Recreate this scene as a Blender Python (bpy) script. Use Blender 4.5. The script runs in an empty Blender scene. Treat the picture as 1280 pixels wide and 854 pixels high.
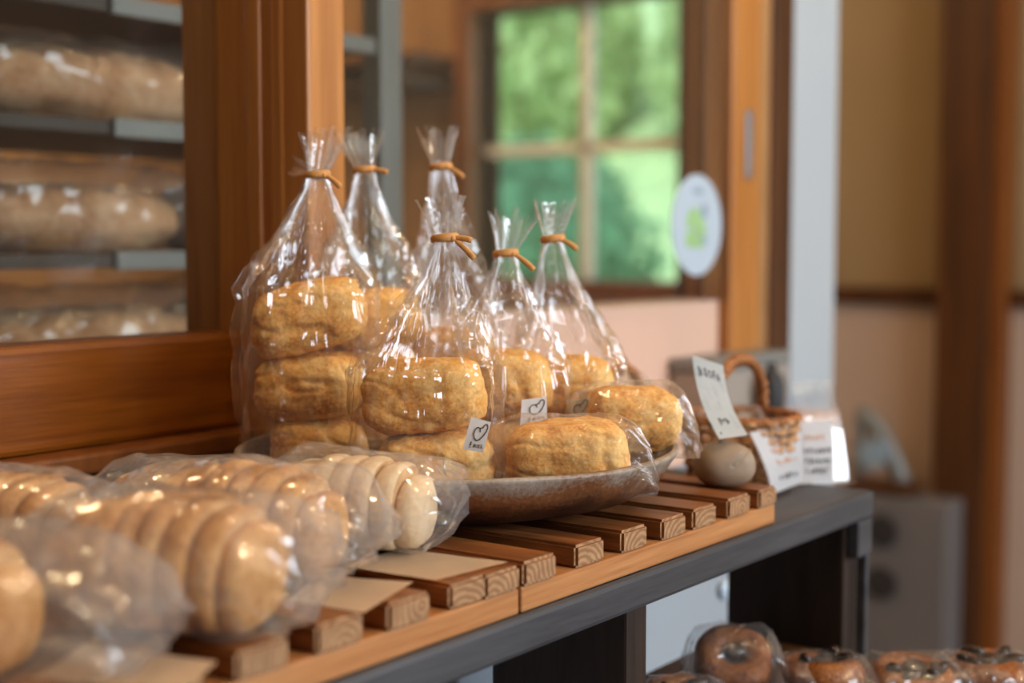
import bpy, bmesh, math, random
from mathutils import Vector, Matrix, noise, Euler

C = bpy.context.scene.collection
SC = bpy.context.scene
PI = math.pi

# ------------------------------------------------------------------ camera model
TH, PT, FPX, ZC = math.radians(36.6), math.radians(4.1), 1778.0, 0.938
FWD = Vector((math.cos(TH) * math.cos(PT), math.sin(TH) * math.cos(PT), -math.sin(PT)))
RT = Vector((math.sin(TH), -math.cos(TH), 0.0))
UP = RT.cross(FWD)
EYE = Vector((0, 0, ZC))


def ray(px, py):
    return FWD + RT * ((px - 640) / FPX) - UP * ((py - 427) / FPX)


def at(px, py, d):
    return EYE + ray(px, py) * d


def on_z(px, py, z):
    r = ray(px, py)
    return EYE + r * ((z - ZC) / r.z)


def on_y(px, py, y):
    r = ray(px, py)
    return EYE + r * (y / r.y)


# ------------------------------------------------------------------ materials
def srgb(r, g, b):
    f = lambda c: (c / 255 / 12.92) if c <= 10 else ((c / 255 + 0.055) / 1.055) ** 2.4
    return (f(r), f(g), f(b), 1.0)


def new_mat(name):
    m = bpy.data.materials.new(name)
    m.use_nodes = True
    nt = m.node_tree
    nt.nodes.clear()
    out = nt.nodes.new('ShaderNodeOutputMaterial')
    return m, nt, out


def N(nt, kind, **kw):
    n = nt.nodes.new(kind)
    for k, v in kw.items():
        if k in n.inputs:
            n.inputs[k].default_value = v
        else:
            setattr(n, k, v)
    return n


def ramp(nt, fac, stops):
    r = nt.nodes.new('ShaderNodeValToRGB')
    el = r.color_ramp.elements
    while len(el) < len(stops):
        el.new(0.5)
    for e, (p, c) in zip(el, stops):
        e.position = p
        e.color = c
    nt.links.new(fac, r.inputs['Fac'])
    return r.outputs['Color']


def coords(nt, scale=(1, 1, 1), kind='Object'):
    tc = nt.nodes.new('ShaderNodeTexCoord')
    mp = nt.nodes.new('ShaderNodeMapping')
    mp.inputs['Scale'].default_value = scale
    nt.links.new(tc.outputs[kind], mp.inputs['Vector'])
    return mp.outputs['Vector']


def bump(nt, height, strength, dist):
    b = N(nt, 'ShaderNodeBump')
    b.inputs['Strength'].default_value = strength
    b.inputs['Distance'].default_value = dist
    nt.links.new(height, b.inputs['Height'])
    return b.outputs['Normal']


def plain(name, col, rough=0.5, metal=0.0, var=0.12, scale=30.0, spec=0.5, bmp=0.0):
    m, nt, out = new_mat(name)
    p = N(nt, 'ShaderNodeBsdfPrincipled')
    v = coords(nt)
    n = N(nt, 'ShaderNodeTexNoise', Scale=scale, Detail=5.0)
    nt.links.new(v, n.inputs['Vector'])
    lo = tuple(c * (1 - var) for c in col[:3]) + (1,)
    hi = tuple(min(1, c * (1 + var)) for c in col[:3]) + (1,)
    nt.links.new(ramp(nt, n.outputs['Fac'], [(0.3, lo), (0.7, hi)]), p.inputs['Base Color'])
    p.inputs['Roughness'].default_value = rough
    p.inputs['Metallic'].default_value = metal
    p.inputs['Specular IOR Level'].default_value = spec
    if bmp:
        nt.links.new(bump(nt, n.outputs['Fac'], bmp, 0.002), p.inputs['Normal'])
    nt.links.new(p.outputs[0], out.inputs[0])
    return m


def wood(name, dark, light, stretch=(60, 4, 60), rough=0.45, spec=0.4, coat=0.0, contrast=(0.32, 0.68)):
    """grain stretched along the axis that has the small scale"""
    m, nt, out = new_mat(name)
    p = N(nt, 'ShaderNodeBsdfPrincipled')
    v = coords(nt, stretch)
    n = N(nt, 'ShaderNodeTexNoise', Scale=1.0, Detail=6.0, Roughness=0.62, Distortion=0.6)
    nt.links.new(v, n.inputs['Vector'])
    v2 = coords(nt, tuple(s * 6 for s in stretch))
    n2 = N(nt, 'ShaderNodeTexNoise', Scale=1.0, Detail=3.0)
    nt.links.new(v2, n2.inputs['Vector'])
    mx = N(nt, 'ShaderNodeMath', operation='MULTIPLY_ADD')
    nt.links.new(n2.outputs['Fac'], mx.inputs[0])
    mx.inputs[1].default_value = 0.35
    nt.links.new(n.outputs['Fac'], mx.inputs[2])
    sb = N(nt, 'ShaderNodeMath', operation='SUBTRACT')
    nt.links.new(mx.outputs[0], sb.inputs[0])
    sb.inputs[1].default_value = 0.17
    nt.links.new(ramp(nt, sb.outputs[0], [(contrast[0], dark), (contrast[1], light)]), p.inputs['Base Color'])
    p.inputs['Roughness'].default_value = rough
    p.inputs['Specular IOR Level'].default_value = spec
    p.inputs['Coat Weight'].default_value = coat
    p.inputs['Coat Roughness'].default_value = 0.25
    nt.links.new(bump(nt, sb.outputs[0], 0.25, 0.0015), p.inputs['Normal'])
    nt.links.new(p.outputs[0], out.inputs[0])
    return m


def end_grain(name, dark, light):
    m, nt, out = new_mat(name)
    p = N(nt, 'ShaderNodeBsdfPrincipled', Roughness=0.7)
    v = coords(nt)
    w = N(nt, 'ShaderNodeTexWave', wave_type='RINGS', rings_direction='Y', Scale=85.0, Distortion=3.0, Detail=2.0)
    w.inputs['Detail Scale'].default_value = 1.5
    nt.links.new(v, w.inputs['Vector'])
    n = N(nt, 'ShaderNodeTexNoise', Scale=140.0, Detail=4.0)
    nt.links.new(v, n.inputs['Vector'])
    mx = N(nt, 'ShaderNodeMath', operation='MULTIPLY_ADD')
    nt.links.new(w.outputs['Fac'], mx.inputs[0])
    mx.inputs[1].default_value = 0.55
    nt.links.new(n.outputs['Fac'], mx.inputs[2])
    nt.links.new(ramp(nt, mx.outputs[0], [(0.3, light), (1.0, dark)]), p.inputs['Base Color'])
    nt.links.new(p.outputs[0], out.inputs[0])
    return m


def film(name, tint=(1, 1, 1, 1), rough=0.07, base=0.09, haze=0.05, bump_s=0.0, bscale=90.0, streak=0.0):
    """thin clear packaging film: sees straight through, mirrors more at a glancing angle"""
    m, nt, out = new_mat(name)
    lw = N(nt, 'ShaderNodeLayerWeight', Blend=0.5)
    pw = N(nt, 'ShaderNodeMath', operation='POWER')
    nt.links.new(lw.outputs['Facing'], pw.inputs[0])
    pw.inputs[1].default_value = 4.0
    ma = N(nt, 'ShaderNodeMath', operation='MULTIPLY_ADD')
    nt.links.new(pw.outputs[0], ma.inputs[0])
    ma.inputs[1].default_value = 0.62
    ma.inputs[2].default_value = base
    tr = N(nt, 'ShaderNodeBsdfTransparent', Color=tint)
    gl = N(nt, 'ShaderNodeBsdfAnisotropic')
    gl.inputs['Color'].default_value = (1, 1, 1, 1)
    gl.inputs['Roughness'].default_value = rough
    if bump_s:
        v = coords(nt)
        n = N(nt, 'ShaderNodeTexVoronoi', feature='DISTANCE_TO_EDGE', Scale=bscale)
        nz = N(nt, 'ShaderNodeTexNoise', Scale=bscale * 0.6, Detail=2.0, Distortion=0.6)
        nt.links.new(v, n.inputs['Vector'])
        nt.links.new(v, nz.inputs['Vector'])
        ad = N(nt, 'ShaderNodeMath', operation='ADD')
        nt.links.new(n.outputs['Distance'], ad.inputs[0])
        nt.links.new(nz.outputs['Fac'], ad.inputs[1])
        nrm = bump(nt, ad.outputs[0], bump_s, 0.004)
        if streak:                       # fine gathers running up to the neck
            tc = nt.nodes.new('ShaderNodeTexCoord')
            mp = nt.nodes.new('ShaderNodeMapping')
            mp.inputs['Scale'].default_value = (58, 1.6, 1)
            nt.links.new(tc.outputs['UV'], mp.inputs['Vector'])
            sn = N(nt, 'ShaderNodeTexNoise', Scale=1.0, Detail=3.0, Roughness=0.6, Distortion=0.35)
            nt.links.new(mp.outputs['Vector'], sn.inputs['Vector'])
            sp = N(nt, 'ShaderNodeSeparateXYZ')
            nt.links.new(tc.outputs['UV'], sp.inputs[0])
            mr = N(nt, 'ShaderNodeMapRange')
            nt.links.new(sp.outputs['Y'], mr.inputs['Value'])
            mr.inputs['From Min'].default_value = 0.25
            mr.inputs['From Max'].default_value = 0.75
            mr.inputs['To Min'].default_value = 0.10
            mr.inputs['To Max'].default_value = 1.0
            mu = N(nt, 'ShaderNodeMath', operation='MULTIPLY')
            nt.links.new(sn.outputs['Fac'], mu.inputs[0])
            nt.links.new(mr.outputs[0], mu.inputs[1])
            b2 = N(nt, 'ShaderNodeBump')
            b2.inputs['Strength'].default_value = streak
            b2.inputs['Distance'].default_value = 0.006
            nt.links.new(mu.outputs[0], b2.inputs['Height'])
            nt.links.new(nrm, b2.inputs['Normal'])
            nrm = b2.outputs['Normal']
        nt.links.new(nrm, gl.inputs['Normal'])
    m1 = N(nt, 'ShaderNodeMixShader')
    nt.links.new(ma.outputs[0], m1.inputs[0])
    nt.links.new(tr.outputs[0], m1.inputs[1])
    nt.links.new(gl.outputs[0], m1.inputs[2])
    df = N(nt, 'ShaderNodeBsdfTranslucent', Color=(0.9, 0.9, 0.9, 1))
    d2 = N(nt, 'ShaderNodeBsdfDiffuse', Color=(0.9, 0.9, 0.9, 1))
    md = N(nt, 'ShaderNodeMixShader', Fac=0.4)
    nt.links.new(d2.outputs[0], md.inputs[1])
    nt.links.new(df.outputs[0], md.inputs[2])
    m2 = N(nt, 'ShaderNodeMixShader', Fac=haze)
    nt.links.new(m1.outputs[0], m2.inputs[1])
    nt.links.new(md.outputs[0], m2.inputs[2])
    nt.links.new(m2.outputs[0], out.inputs[0])
    return m


def bread(name, dark, mid, light, scale=55.0, rough=0.75, sss=0.0, bstr=0.5):
    m, nt, out = new_mat(name)
    p = N(nt, 'ShaderNodeBsdfPrincipled', Roughness=rough)
    p.inputs['Specular IOR Level'].default_value = 0.25
    v = coords(nt)
    n = N(nt, 'ShaderNodeTexNoise', Scale=scale, Detail=8.0, Roughness=0.65)
    nt.links.new(v, n.inputs['Vector'])
    nf = N(nt, 'ShaderNodeTexNoise', Scale=scale * 9, Detail=3.0, Roughness=0.7)
    nt.links.new(v, nf.inputs['Vector'])
    mx = N(nt, 'ShaderNodeMath', operation='MULTIPLY_ADD')
    nt.links.new(nf.outputs['Fac'], mx.inputs[0])
    mx.inputs[1].default_value = 0.5
    nt.links.new(n.outputs['Fac'], mx.inputs[2])
    sb = N(nt, 'ShaderNodeMath', operation='SUBTRACT')
    nt.links.new(mx.outputs[0], sb.inputs[0])
    sb.inputs[1].default_value = 0.25
    nt.links.new(ramp(nt, sb.outputs[0], [(0.3, dark), (0.47, mid), (0.72, light)]), p.inputs['Base Color'])
    vo = N(nt, 'ShaderNodeTexVoronoi', Scale=scale * 7)
    nt.links.new(v, vo.inputs['Vector'])
    ad = N(nt, 'ShaderNodeMath', operation='MULTIPLY_ADD')
    nt.links.new(vo.outputs['Distance'], ad.inputs[0])
    ad.inputs[1].default_value = 0.6
    nt.links.new(sb.outputs[0], ad.inputs[2])
    nt.links.new(bump(nt, ad.outputs[0], bstr, 0.0016), p.inputs['Normal'])
    if sss:
        p.inputs['Subsurface Weight'].default_value = sss
        p.inputs['Subsurface Radius'].default_value = (0.006, 0.003, 0.001)
        p.inputs['Subsurface Scale'].default_value = 1.0
    nt.links.new(p.outputs[0], out.inputs[0])
    return m


def ceramic(name):
    """grey-brown glaze above, bare rust clay showing where the glaze ran out"""
    m, nt, out = new_mat(name)
    p = N(nt, 'ShaderNodeBsdfPrincipled', Roughness=0.42)
    v = coords(nt)
    sep = N(nt, 'ShaderNodeSeparateXYZ')
    nt.links.new(v, sep.inputs[0])
    n = N(nt, 'ShaderNodeTexNoise', Scale=16.0, Detail=9.0, Roughness=0.68)
    nt.links.new(v, n.inputs['Vector'])
    n2 = N(nt, 'ShaderNodeTexNoise', Scale=420.0, Detail=3.0)
    nt.links.new(v, n2.inputs['Vector'])
    # height above the foot: glaze near the rim
    hz = N(nt, 'ShaderNodeMapRange')
    nt.links.new(sep.outputs['Z'], hz.inputs['Value'])
    hz.inputs['From Min'].default_value = 0.004
    hz.inputs['From Max'].default_value = 0.031
    a = N(nt, 'ShaderNodeMath', operation='MULTIPLY_ADD')
    nt.links.new(n.outputs['Fac'], a.inputs[0])
    a.inputs[1].default_value = 1.7
    nt.links.new(hz.outputs[0], a.inputs[2])
    b = N(nt, 'ShaderNodeMath', operation='MULTIPLY_ADD')
    nt.links.new(n2.outputs['Fac'], b.inputs[0])
    b.inputs[1].default_value = 0.5
    nt.links.new(a.outputs[0], b.inputs[2])
    c = N(nt, 'ShaderNodeMath', operation='MULTIPLY')
    nt.links.new(b.outputs[0], c.inputs[0])
    c.inputs[1].default_value = 0.41
    col = ramp(nt, c.outputs[0], [(0.55, srgb(58, 32, 18)), (0.74, srgb(118, 72, 40)), (0.83, srgb(140, 122, 106)), (1.0, srgb(178, 164, 150))])
    nt.links.new(col, p.inputs['Base Color'])
    nt.links.new(bump(nt, n2.outputs['Fac'], 0.3, 0.001), p.inputs['Normal'])
    nt.links.new(p.outputs[0], out.inputs[0])
    return m


def leafy(name, a, b):
    m, nt, out = new_mat(name)
    v = coords(nt)
    n = N(nt, 'ShaderNodeTexNoise', Scale=2.0, Detail=3.0)
    nt.links.new(v, n.inputs['Vector'])
    c = ramp(nt, n.outputs['Fac'], [(0.35, a), (0.65, b)])
    d = N(nt, 'ShaderNodeBsdfDiffuse')
    t = N(nt, 'ShaderNodeBsdfTranslucent')
    x = N(nt, 'ShaderNodeMixShader', Fac=0.5)
    nt.links.new(c, d.inputs['Color'])
    nt.links.new(c, t.inputs['Color'])
    nt.links.new(d.outputs[0], x.inputs[1])
    nt.links.new(t.outputs[0], x.inputs[2])
    nt.links.new(x.outputs[0], out.inputs[0])
    return m


M = {}
M['slat_top'] = wood('walnut_stained_slat', srgb(92, 50, 22), srgb(158, 98, 52), (70, 5, 70), 0.42, 0.45)
M['slat_end'] = end_grain('sawn_end_grain', srgb(134, 94, 58), srgb(184, 140, 98))
M['rail'] = wood('pine_rail', srgb(156, 98, 52), srgb(192, 134, 82), (4, 60, 90), 0.5, 0.35)
M['bench'] = wood('dark_grey_stained_wood', srgb(52, 51, 53), srgb(72, 71, 74), (5, 60, 60), 0.5, 0.4)
M['bench_leg'] = wood('shade_darkened_leg_wood', srgb(34, 24, 18), srgb(56, 40, 30), (60, 60, 5), 0.55, 0.3)  # shade on the legs is put into this near-black colour
M['frame'] = wood('varnished_cedar_rail', srgb(110, 55, 8), srgb(146, 82, 18), (3, 40, 60), 0.34, 0.4, 0.1)
M['post'] = wood('varnished_cedar_post', srgb(154, 94, 36), srgb(190, 128, 64), (50, 50, 2), 0.4, 0.45, 0.1)
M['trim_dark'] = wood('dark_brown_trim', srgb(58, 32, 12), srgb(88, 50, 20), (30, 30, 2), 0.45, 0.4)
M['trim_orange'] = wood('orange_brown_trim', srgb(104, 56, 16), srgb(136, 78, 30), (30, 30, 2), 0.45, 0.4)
M['tan_wood'] = wood('tan_boarded_wall', srgb(138, 100, 62), srgb(166, 124, 80), (2, 14, 2), 0.55, 0.3)
M['panel'] = plain('rosy_beige_panel', srgb(212, 176, 156), 0.6, var=0.05, scale=6)
M['plaster'] = plain('pale_plaster', srgb(158, 166, 174), 0.8, var=0.04, scale=4)
M['plaster_warm'] = plain('ochre_plaster', srgb(152, 128, 92), 0.85, var=0.06, scale=3)
M['plaster_low'] = plain('rosy_dado_board', srgb(182, 160, 144), 0.75, var=0.05, scale=3)
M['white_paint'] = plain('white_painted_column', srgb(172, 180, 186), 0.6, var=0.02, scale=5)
M['ceiling'] = plain('cream_ceiling', srgb(205, 190, 165), 0.8, var=0.04, scale=3)
M['floor'] = plain('grey_concrete', srgb(140, 134, 128), 0.6, var=0.12, scale=5)
M['room'] = plain('warm_grey_wall', srgb(120, 104, 88), 0.85, var=0.06, scale=3)
M['ceramic'] = ceramic('reactive_glaze_stoneware')
M['bun'] = bread('golden_scone_crust', srgb(200, 126, 54), srgb(232, 170, 90), srgb(248, 208, 138), 52, 0.75, 0.18, 0.30)
M['crust'] = bread('sliced_loaf_crust', srgb(150, 94, 42), srgb(196, 138, 78), srgb(226, 178, 116), 40, 0.65, 0.08, 0.3)
M['crumb'] = bread('pale_crumb', srgb(176, 124, 70), srgb(206, 156, 98), srgb(226, 184, 130), 80, 0.85, 0.1, 0.3)
M['pale_crust'] = bread('pale_milk_bread_crust', srgb(206, 166, 120), srgb(226, 194, 152), srgb(240, 214, 178), 40, 0.7, 0.1, 0.25)
M['far_crust'] = bread('rustic_loaf_crust', srgb(134, 88, 52), srgb(180, 132, 92), srgb(212, 176, 140), 22, 0.7, 0.0, 0.4)
M['bagel'] = bread('browned_bagel_crust', srgb(74, 38, 16), srgb(124, 70, 32), srgb(160, 104, 56), 45, 0.5, 0.0, 0.4)
M['choc'] = plain('dark_chocolate', srgb(40, 24, 18), 0.35, var=0.2, scale=80)
M['film'] = film('cellophane', rough=0.055, base=0.10, haze=0.028, bump_s=0.05, bscale=60, streak=0.5)
M['ruffle'] = film('gathered_cellophane', rough=0.12, base=0.14, haze=0.05, bump_s=0.06, bscale=200)
M['film_thick'] = film('polythene_bread_bag', rough=0.10, base=0.13, haze=0.12, bump_s=0.13, bscale=34)
M['film_far'] = film('bread_bag_in_the_rack', rough=0.16, base=0.055, haze=0.06, bump_s=0.25, bscale=30)
M['acrylic'] = film('clear_acrylic', rough=0.14, base=0.20, haze=0.14, bump_s=0.4, bscale=22)
M['glass'] = film('window_glass', tint=(0.93, 0.95, 0.94, 1), rough=0.02, base=0.035, haze=0.006)
M['tie'] = plain('brown_paper_tie', srgb(206, 146, 80), 0.55, var=0.15, scale=400)
M['paper'] = plain('white_paper', srgb(232, 232, 234), 0.7, var=0.02, scale=20)
M['kraft'] = plain('cream_card', srgb(240, 212, 178), 0.7, var=0.05, scale=40)
M['ink'] = plain('black_ink', srgb(26, 24, 26), 0.6, var=0.1)
M['ink_soft'] = plain('faded_black_ink', srgb(120, 124, 130), 0.6, var=0.1)
M['ink_orange'] = plain('orange_ink', srgb(226, 178, 148), 0.6, var=0.1)
M['green_ink'] = plain('leaf_green_print', srgb(150, 190, 128), 0.5, var=0.15, scale=60)
M['grey_ink'] = plain('blue_grey_print', srgb(136, 156, 172), 0.5, var=0.1)
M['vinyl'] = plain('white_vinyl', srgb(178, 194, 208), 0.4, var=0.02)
M['stone'] = plain('river_stone', srgb(150, 128, 106), 0.6, var=0.16, scale=45, bmp=0.2)
M['wicker'] = wood('brown_wicker', srgb(112, 62, 24), srgb(176, 112, 58), (90, 90, 90), 0.5, 0.4)
M['wicker_light'] = wood('pale_wicker', srgb(160, 110, 66), srgb(208, 160, 112), (90, 90, 90), 0.5, 0.4)
M['steel'] = plain('brushed_steel', srgb(150, 152, 156), 0.35, 0.8, var=0.08, scale=20)
M['grey_metal'] = plain('grey_painted_metal', srgb(126, 128, 126), 0.45, 0.2, var=0.06, scale=12)
M['dark_shelf'] = plain('dark_shelf_board', srgb(60, 48, 38), 0.5, var=0.1, scale=12)
M['slate'] = plain('slate_blue_plastic', srgb(58, 62, 72), 0.4, var=0.08, scale=14)
M['grey_cab'] = plain('grey_cabinet_paint', srgb(104, 100, 100), 0.55, var=0.05, scale=6)
M['black_rubber'] = plain('black_rubber', srgb(40, 38, 40), 0.6, var=0.1)
M['glint'] = plain('pale_glint', srgb(206, 222, 236), 0.3, var=0.03)
M['grey_box'] = plain('warm_grey_card_box', srgb(150, 140, 130), 0.6, var=0.05)
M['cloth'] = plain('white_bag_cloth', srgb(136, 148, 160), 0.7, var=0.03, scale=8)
M['leaf'] = leafy('haze_paled_leaves', srgb(176, 202, 146), srgb(192, 216, 166))  # leaf colour paled and greyed to carry the window glass haze
M['leaf_dark'] = leafy('blue_green_leaves', srgb(96, 158, 126), srgb(112, 172, 140))
M['grass'] = plain('bright_lawn', srgb(152, 182, 134), 0.9, var=0.18, scale=2.5)
M['bar'] = plain('pale_window_bar', srgb(240, 232, 214), 0.6, var=0.05)  # pale colour carries the glare that washes out the backlit bars
M['bark'] = plain('tree_bark', srgb(92, 72, 54), 0.9, var=0.2, scale=12)


# ------------------------------------------------------------------ object helpers
def link_mesh(name, bm, mats, parent=None, smooth=False, loc=None):
    me = bpy.data.meshes.new(name)
    bm.normal_update()
    bm.to_mesh(me)
    bm.free()
    for m in (mats if isinstance(mats, (list, tuple)) else [mats]):
        me.materials.append(m)
    if smooth:
        me.polygons.foreach_set('use_smooth', [True] * len(me.polygons))
    o = bpy.data.objects.new(name, me)
    C.objects.link(o)
    if loc is not None:                      # geometry was written in world space: move the origin to loc
        me.transform(Matrix.Translation(-Vector(loc)))
        o.location = loc
    if parent is not None:
        o.parent = parent
        if loc is None and parent.type == 'EMPTY' or loc is None:
            o.matrix_parent_inverse = parent_inv(parent)
    return o


def parent_inv(p):
    m = p.matrix_basis.copy()
    q = p
    while q.parent is not None:
        m = q.parent.matrix_basis @ q.matrix_parent_inverse @ m
        q = q.parent
    return m.inverted()


def tag(o, label, cat, group=None):
    o['label'] = label
    o['category'] = cat
    if group:
        o['group'] = group
    return o


def thing(name, loc, label, cat, group=None):
    o = bpy.data.objects.new(name, None)
    o.empty_display_size = 0.02
    C.objects.link(o)
    o.location = loc
    return tag(o, label, cat, group)


def struct(o):
    o['kind'] = 'structure'
    return o


def add_box(bm, x, y, z, bev=0.0, mi=0):
    v = [bm.verts.new((a, b, c)) for a in x for b in y for c in z]
    fs = []
    for idx in ((0, 1, 3, 2), (4, 6, 7, 5), (0, 4, 5, 1), (2, 3, 7, 6), (0, 2, 6, 4), (1, 5, 7, 3)):
        f = bm.faces.new([v[i] for i in idx])
        f.material_index = mi
        fs.append(f)
    if bev:
        es = list({e for f in fs for e in f.edges})
        bmesh.ops.bevel(bm, geom=es, offset=bev, segments=2, profile=0.5, affect='EDGES')
    return fs


def box(name, x, y, z, mat, parent=None, bev=0.002, loc=None):
    bm = bmesh.new()
    add_box(bm, x, y, z, bev)
    return link_mesh(name, bm, mat, parent, loc=loc)


def add_tube(bm, pts, rad, seg=8, cap=True, flat=1.0):
    """tube through pts; rad a number or one per point; flat squashes it along the second frame axis"""
    rings = []
    pts = [Vector(p) for p in pts]
    n = len(pts)
    ref = None
    for i, p in enumerate(pts):
        t = (pts[min(i + 1, n - 1)] - pts[max(i - 1, 0)]).normalized()
        if ref is None:
            ref = Vector((0, 0, 1)) if abs(t.z) < 0.9 else Vector((1, 0, 0))
        a = (ref - t * ref.dot(t)).normalized()
        ref = a
        b = t.cross(a)
        r = rad[i] if isinstance(rad, (list, tuple)) else rad
        rings.append([bm.verts.new(p + a * (math.cos(2 * PI * k / seg) * r) + b * (math.sin(2 * PI * k / seg) * r * flat)) for k in range(seg)])
    for i in range(n - 1):
        for k in range(seg):
            bm.faces.new((rings[i][k], rings[i][(k + 1) % seg], rings[i + 1][(k + 1) % seg], rings[i + 1][k]))
    if cap:
        bm.faces.new(rings[0][::-1])
        bm.faces.new(rings[-1])


def add_lathe(bm, prof, seg=64, c=(0, 0, 0), closed=False):
    rings = []
    for r, z in prof:
        if r < 1e-6:
            rings.append([bm.verts.new((c[0], c[1], c[2] + z))])
        else:
            rings.append([bm.verts.new((c[0] + r * math.cos(2 * PI * k / seg), c[1] + r * math.sin(2 * PI * k / seg), c[2] + z)) for k in range(seg)])
    for a, b in zip(rings, rings[1:]):
        for k in range(seg):
            k2 = (k + 1) % seg
            q = [a[k % len(a)], a[k2 % len(a)], b[k2 % len(b)], b[k % len(b)]]
            u = []
            for w in q:
                if w not in u:
                    u.append(w)
            if len(u) > 2:
                bm.faces.new(u)


def loft(bm, rings, close_start=True, close_end=True):
    rv = [[bm.verts.new(p) for p in r] for r in rings]
    n = len(rv[0])
    uvl = bm.loops.layers.uv.verify()
    m = len(rv) - 1
    for j, (a, b) in enumerate(zip(rv, rv[1:])):
        for k in range(n):
            f = bm.faces.new((a[k], a[(k + 1) % n], b[(k + 1) % n], b[k]))
            for lp, (uu, vv) in zip(f.loops, ((k, j), (k + 1, j), (k + 1, j + 1), (k, j + 1))):
                lp[uvl].uv = (uu / n, vv / m)
    if close_start:
        bm.faces.new(rv[0][::-1])
    if close_end:
        bm.faces.new(rv[-1])
    return rv


def tri(x):
    return abs((x % 1.0) * 2 - 1)


class Crumple:
    """sum of triangle waves: flat facets that meet in sharp creases"""

    def __init__(self, seed, size=0.022, n=7):
        r = random.Random(seed)
        self.w = []
        for i in range(n):
            d = Vector((r.gauss(0, 1), r.gauss(0, 1), r.gauss(0, 1))).normalized()
            f = r.uniform(0.6, 1.7) / size
            self.w.append((d * f, r.random(), 1.0 / (f * size)))
        self.tot = sum(a for _, _, a in self.w)
        self.off = Vector((r.uniform(0, 50), r.uniform(0, 50), r.uniform(0, 50)))
        self.size = size

    def __call__(self, p):
        q = p + noise.noise_vector((p / (self.size * 1.8)) + self.off) * (self.size * 0.55)
        return sum(a * (tri(q.dot(k) + ph) - 0.5) for k, ph, a in self.w) / self.tot * 2


# ------------------------------------------------------------------ the setting
WY = 0.745          # front plane of the partition beside the bench


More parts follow.
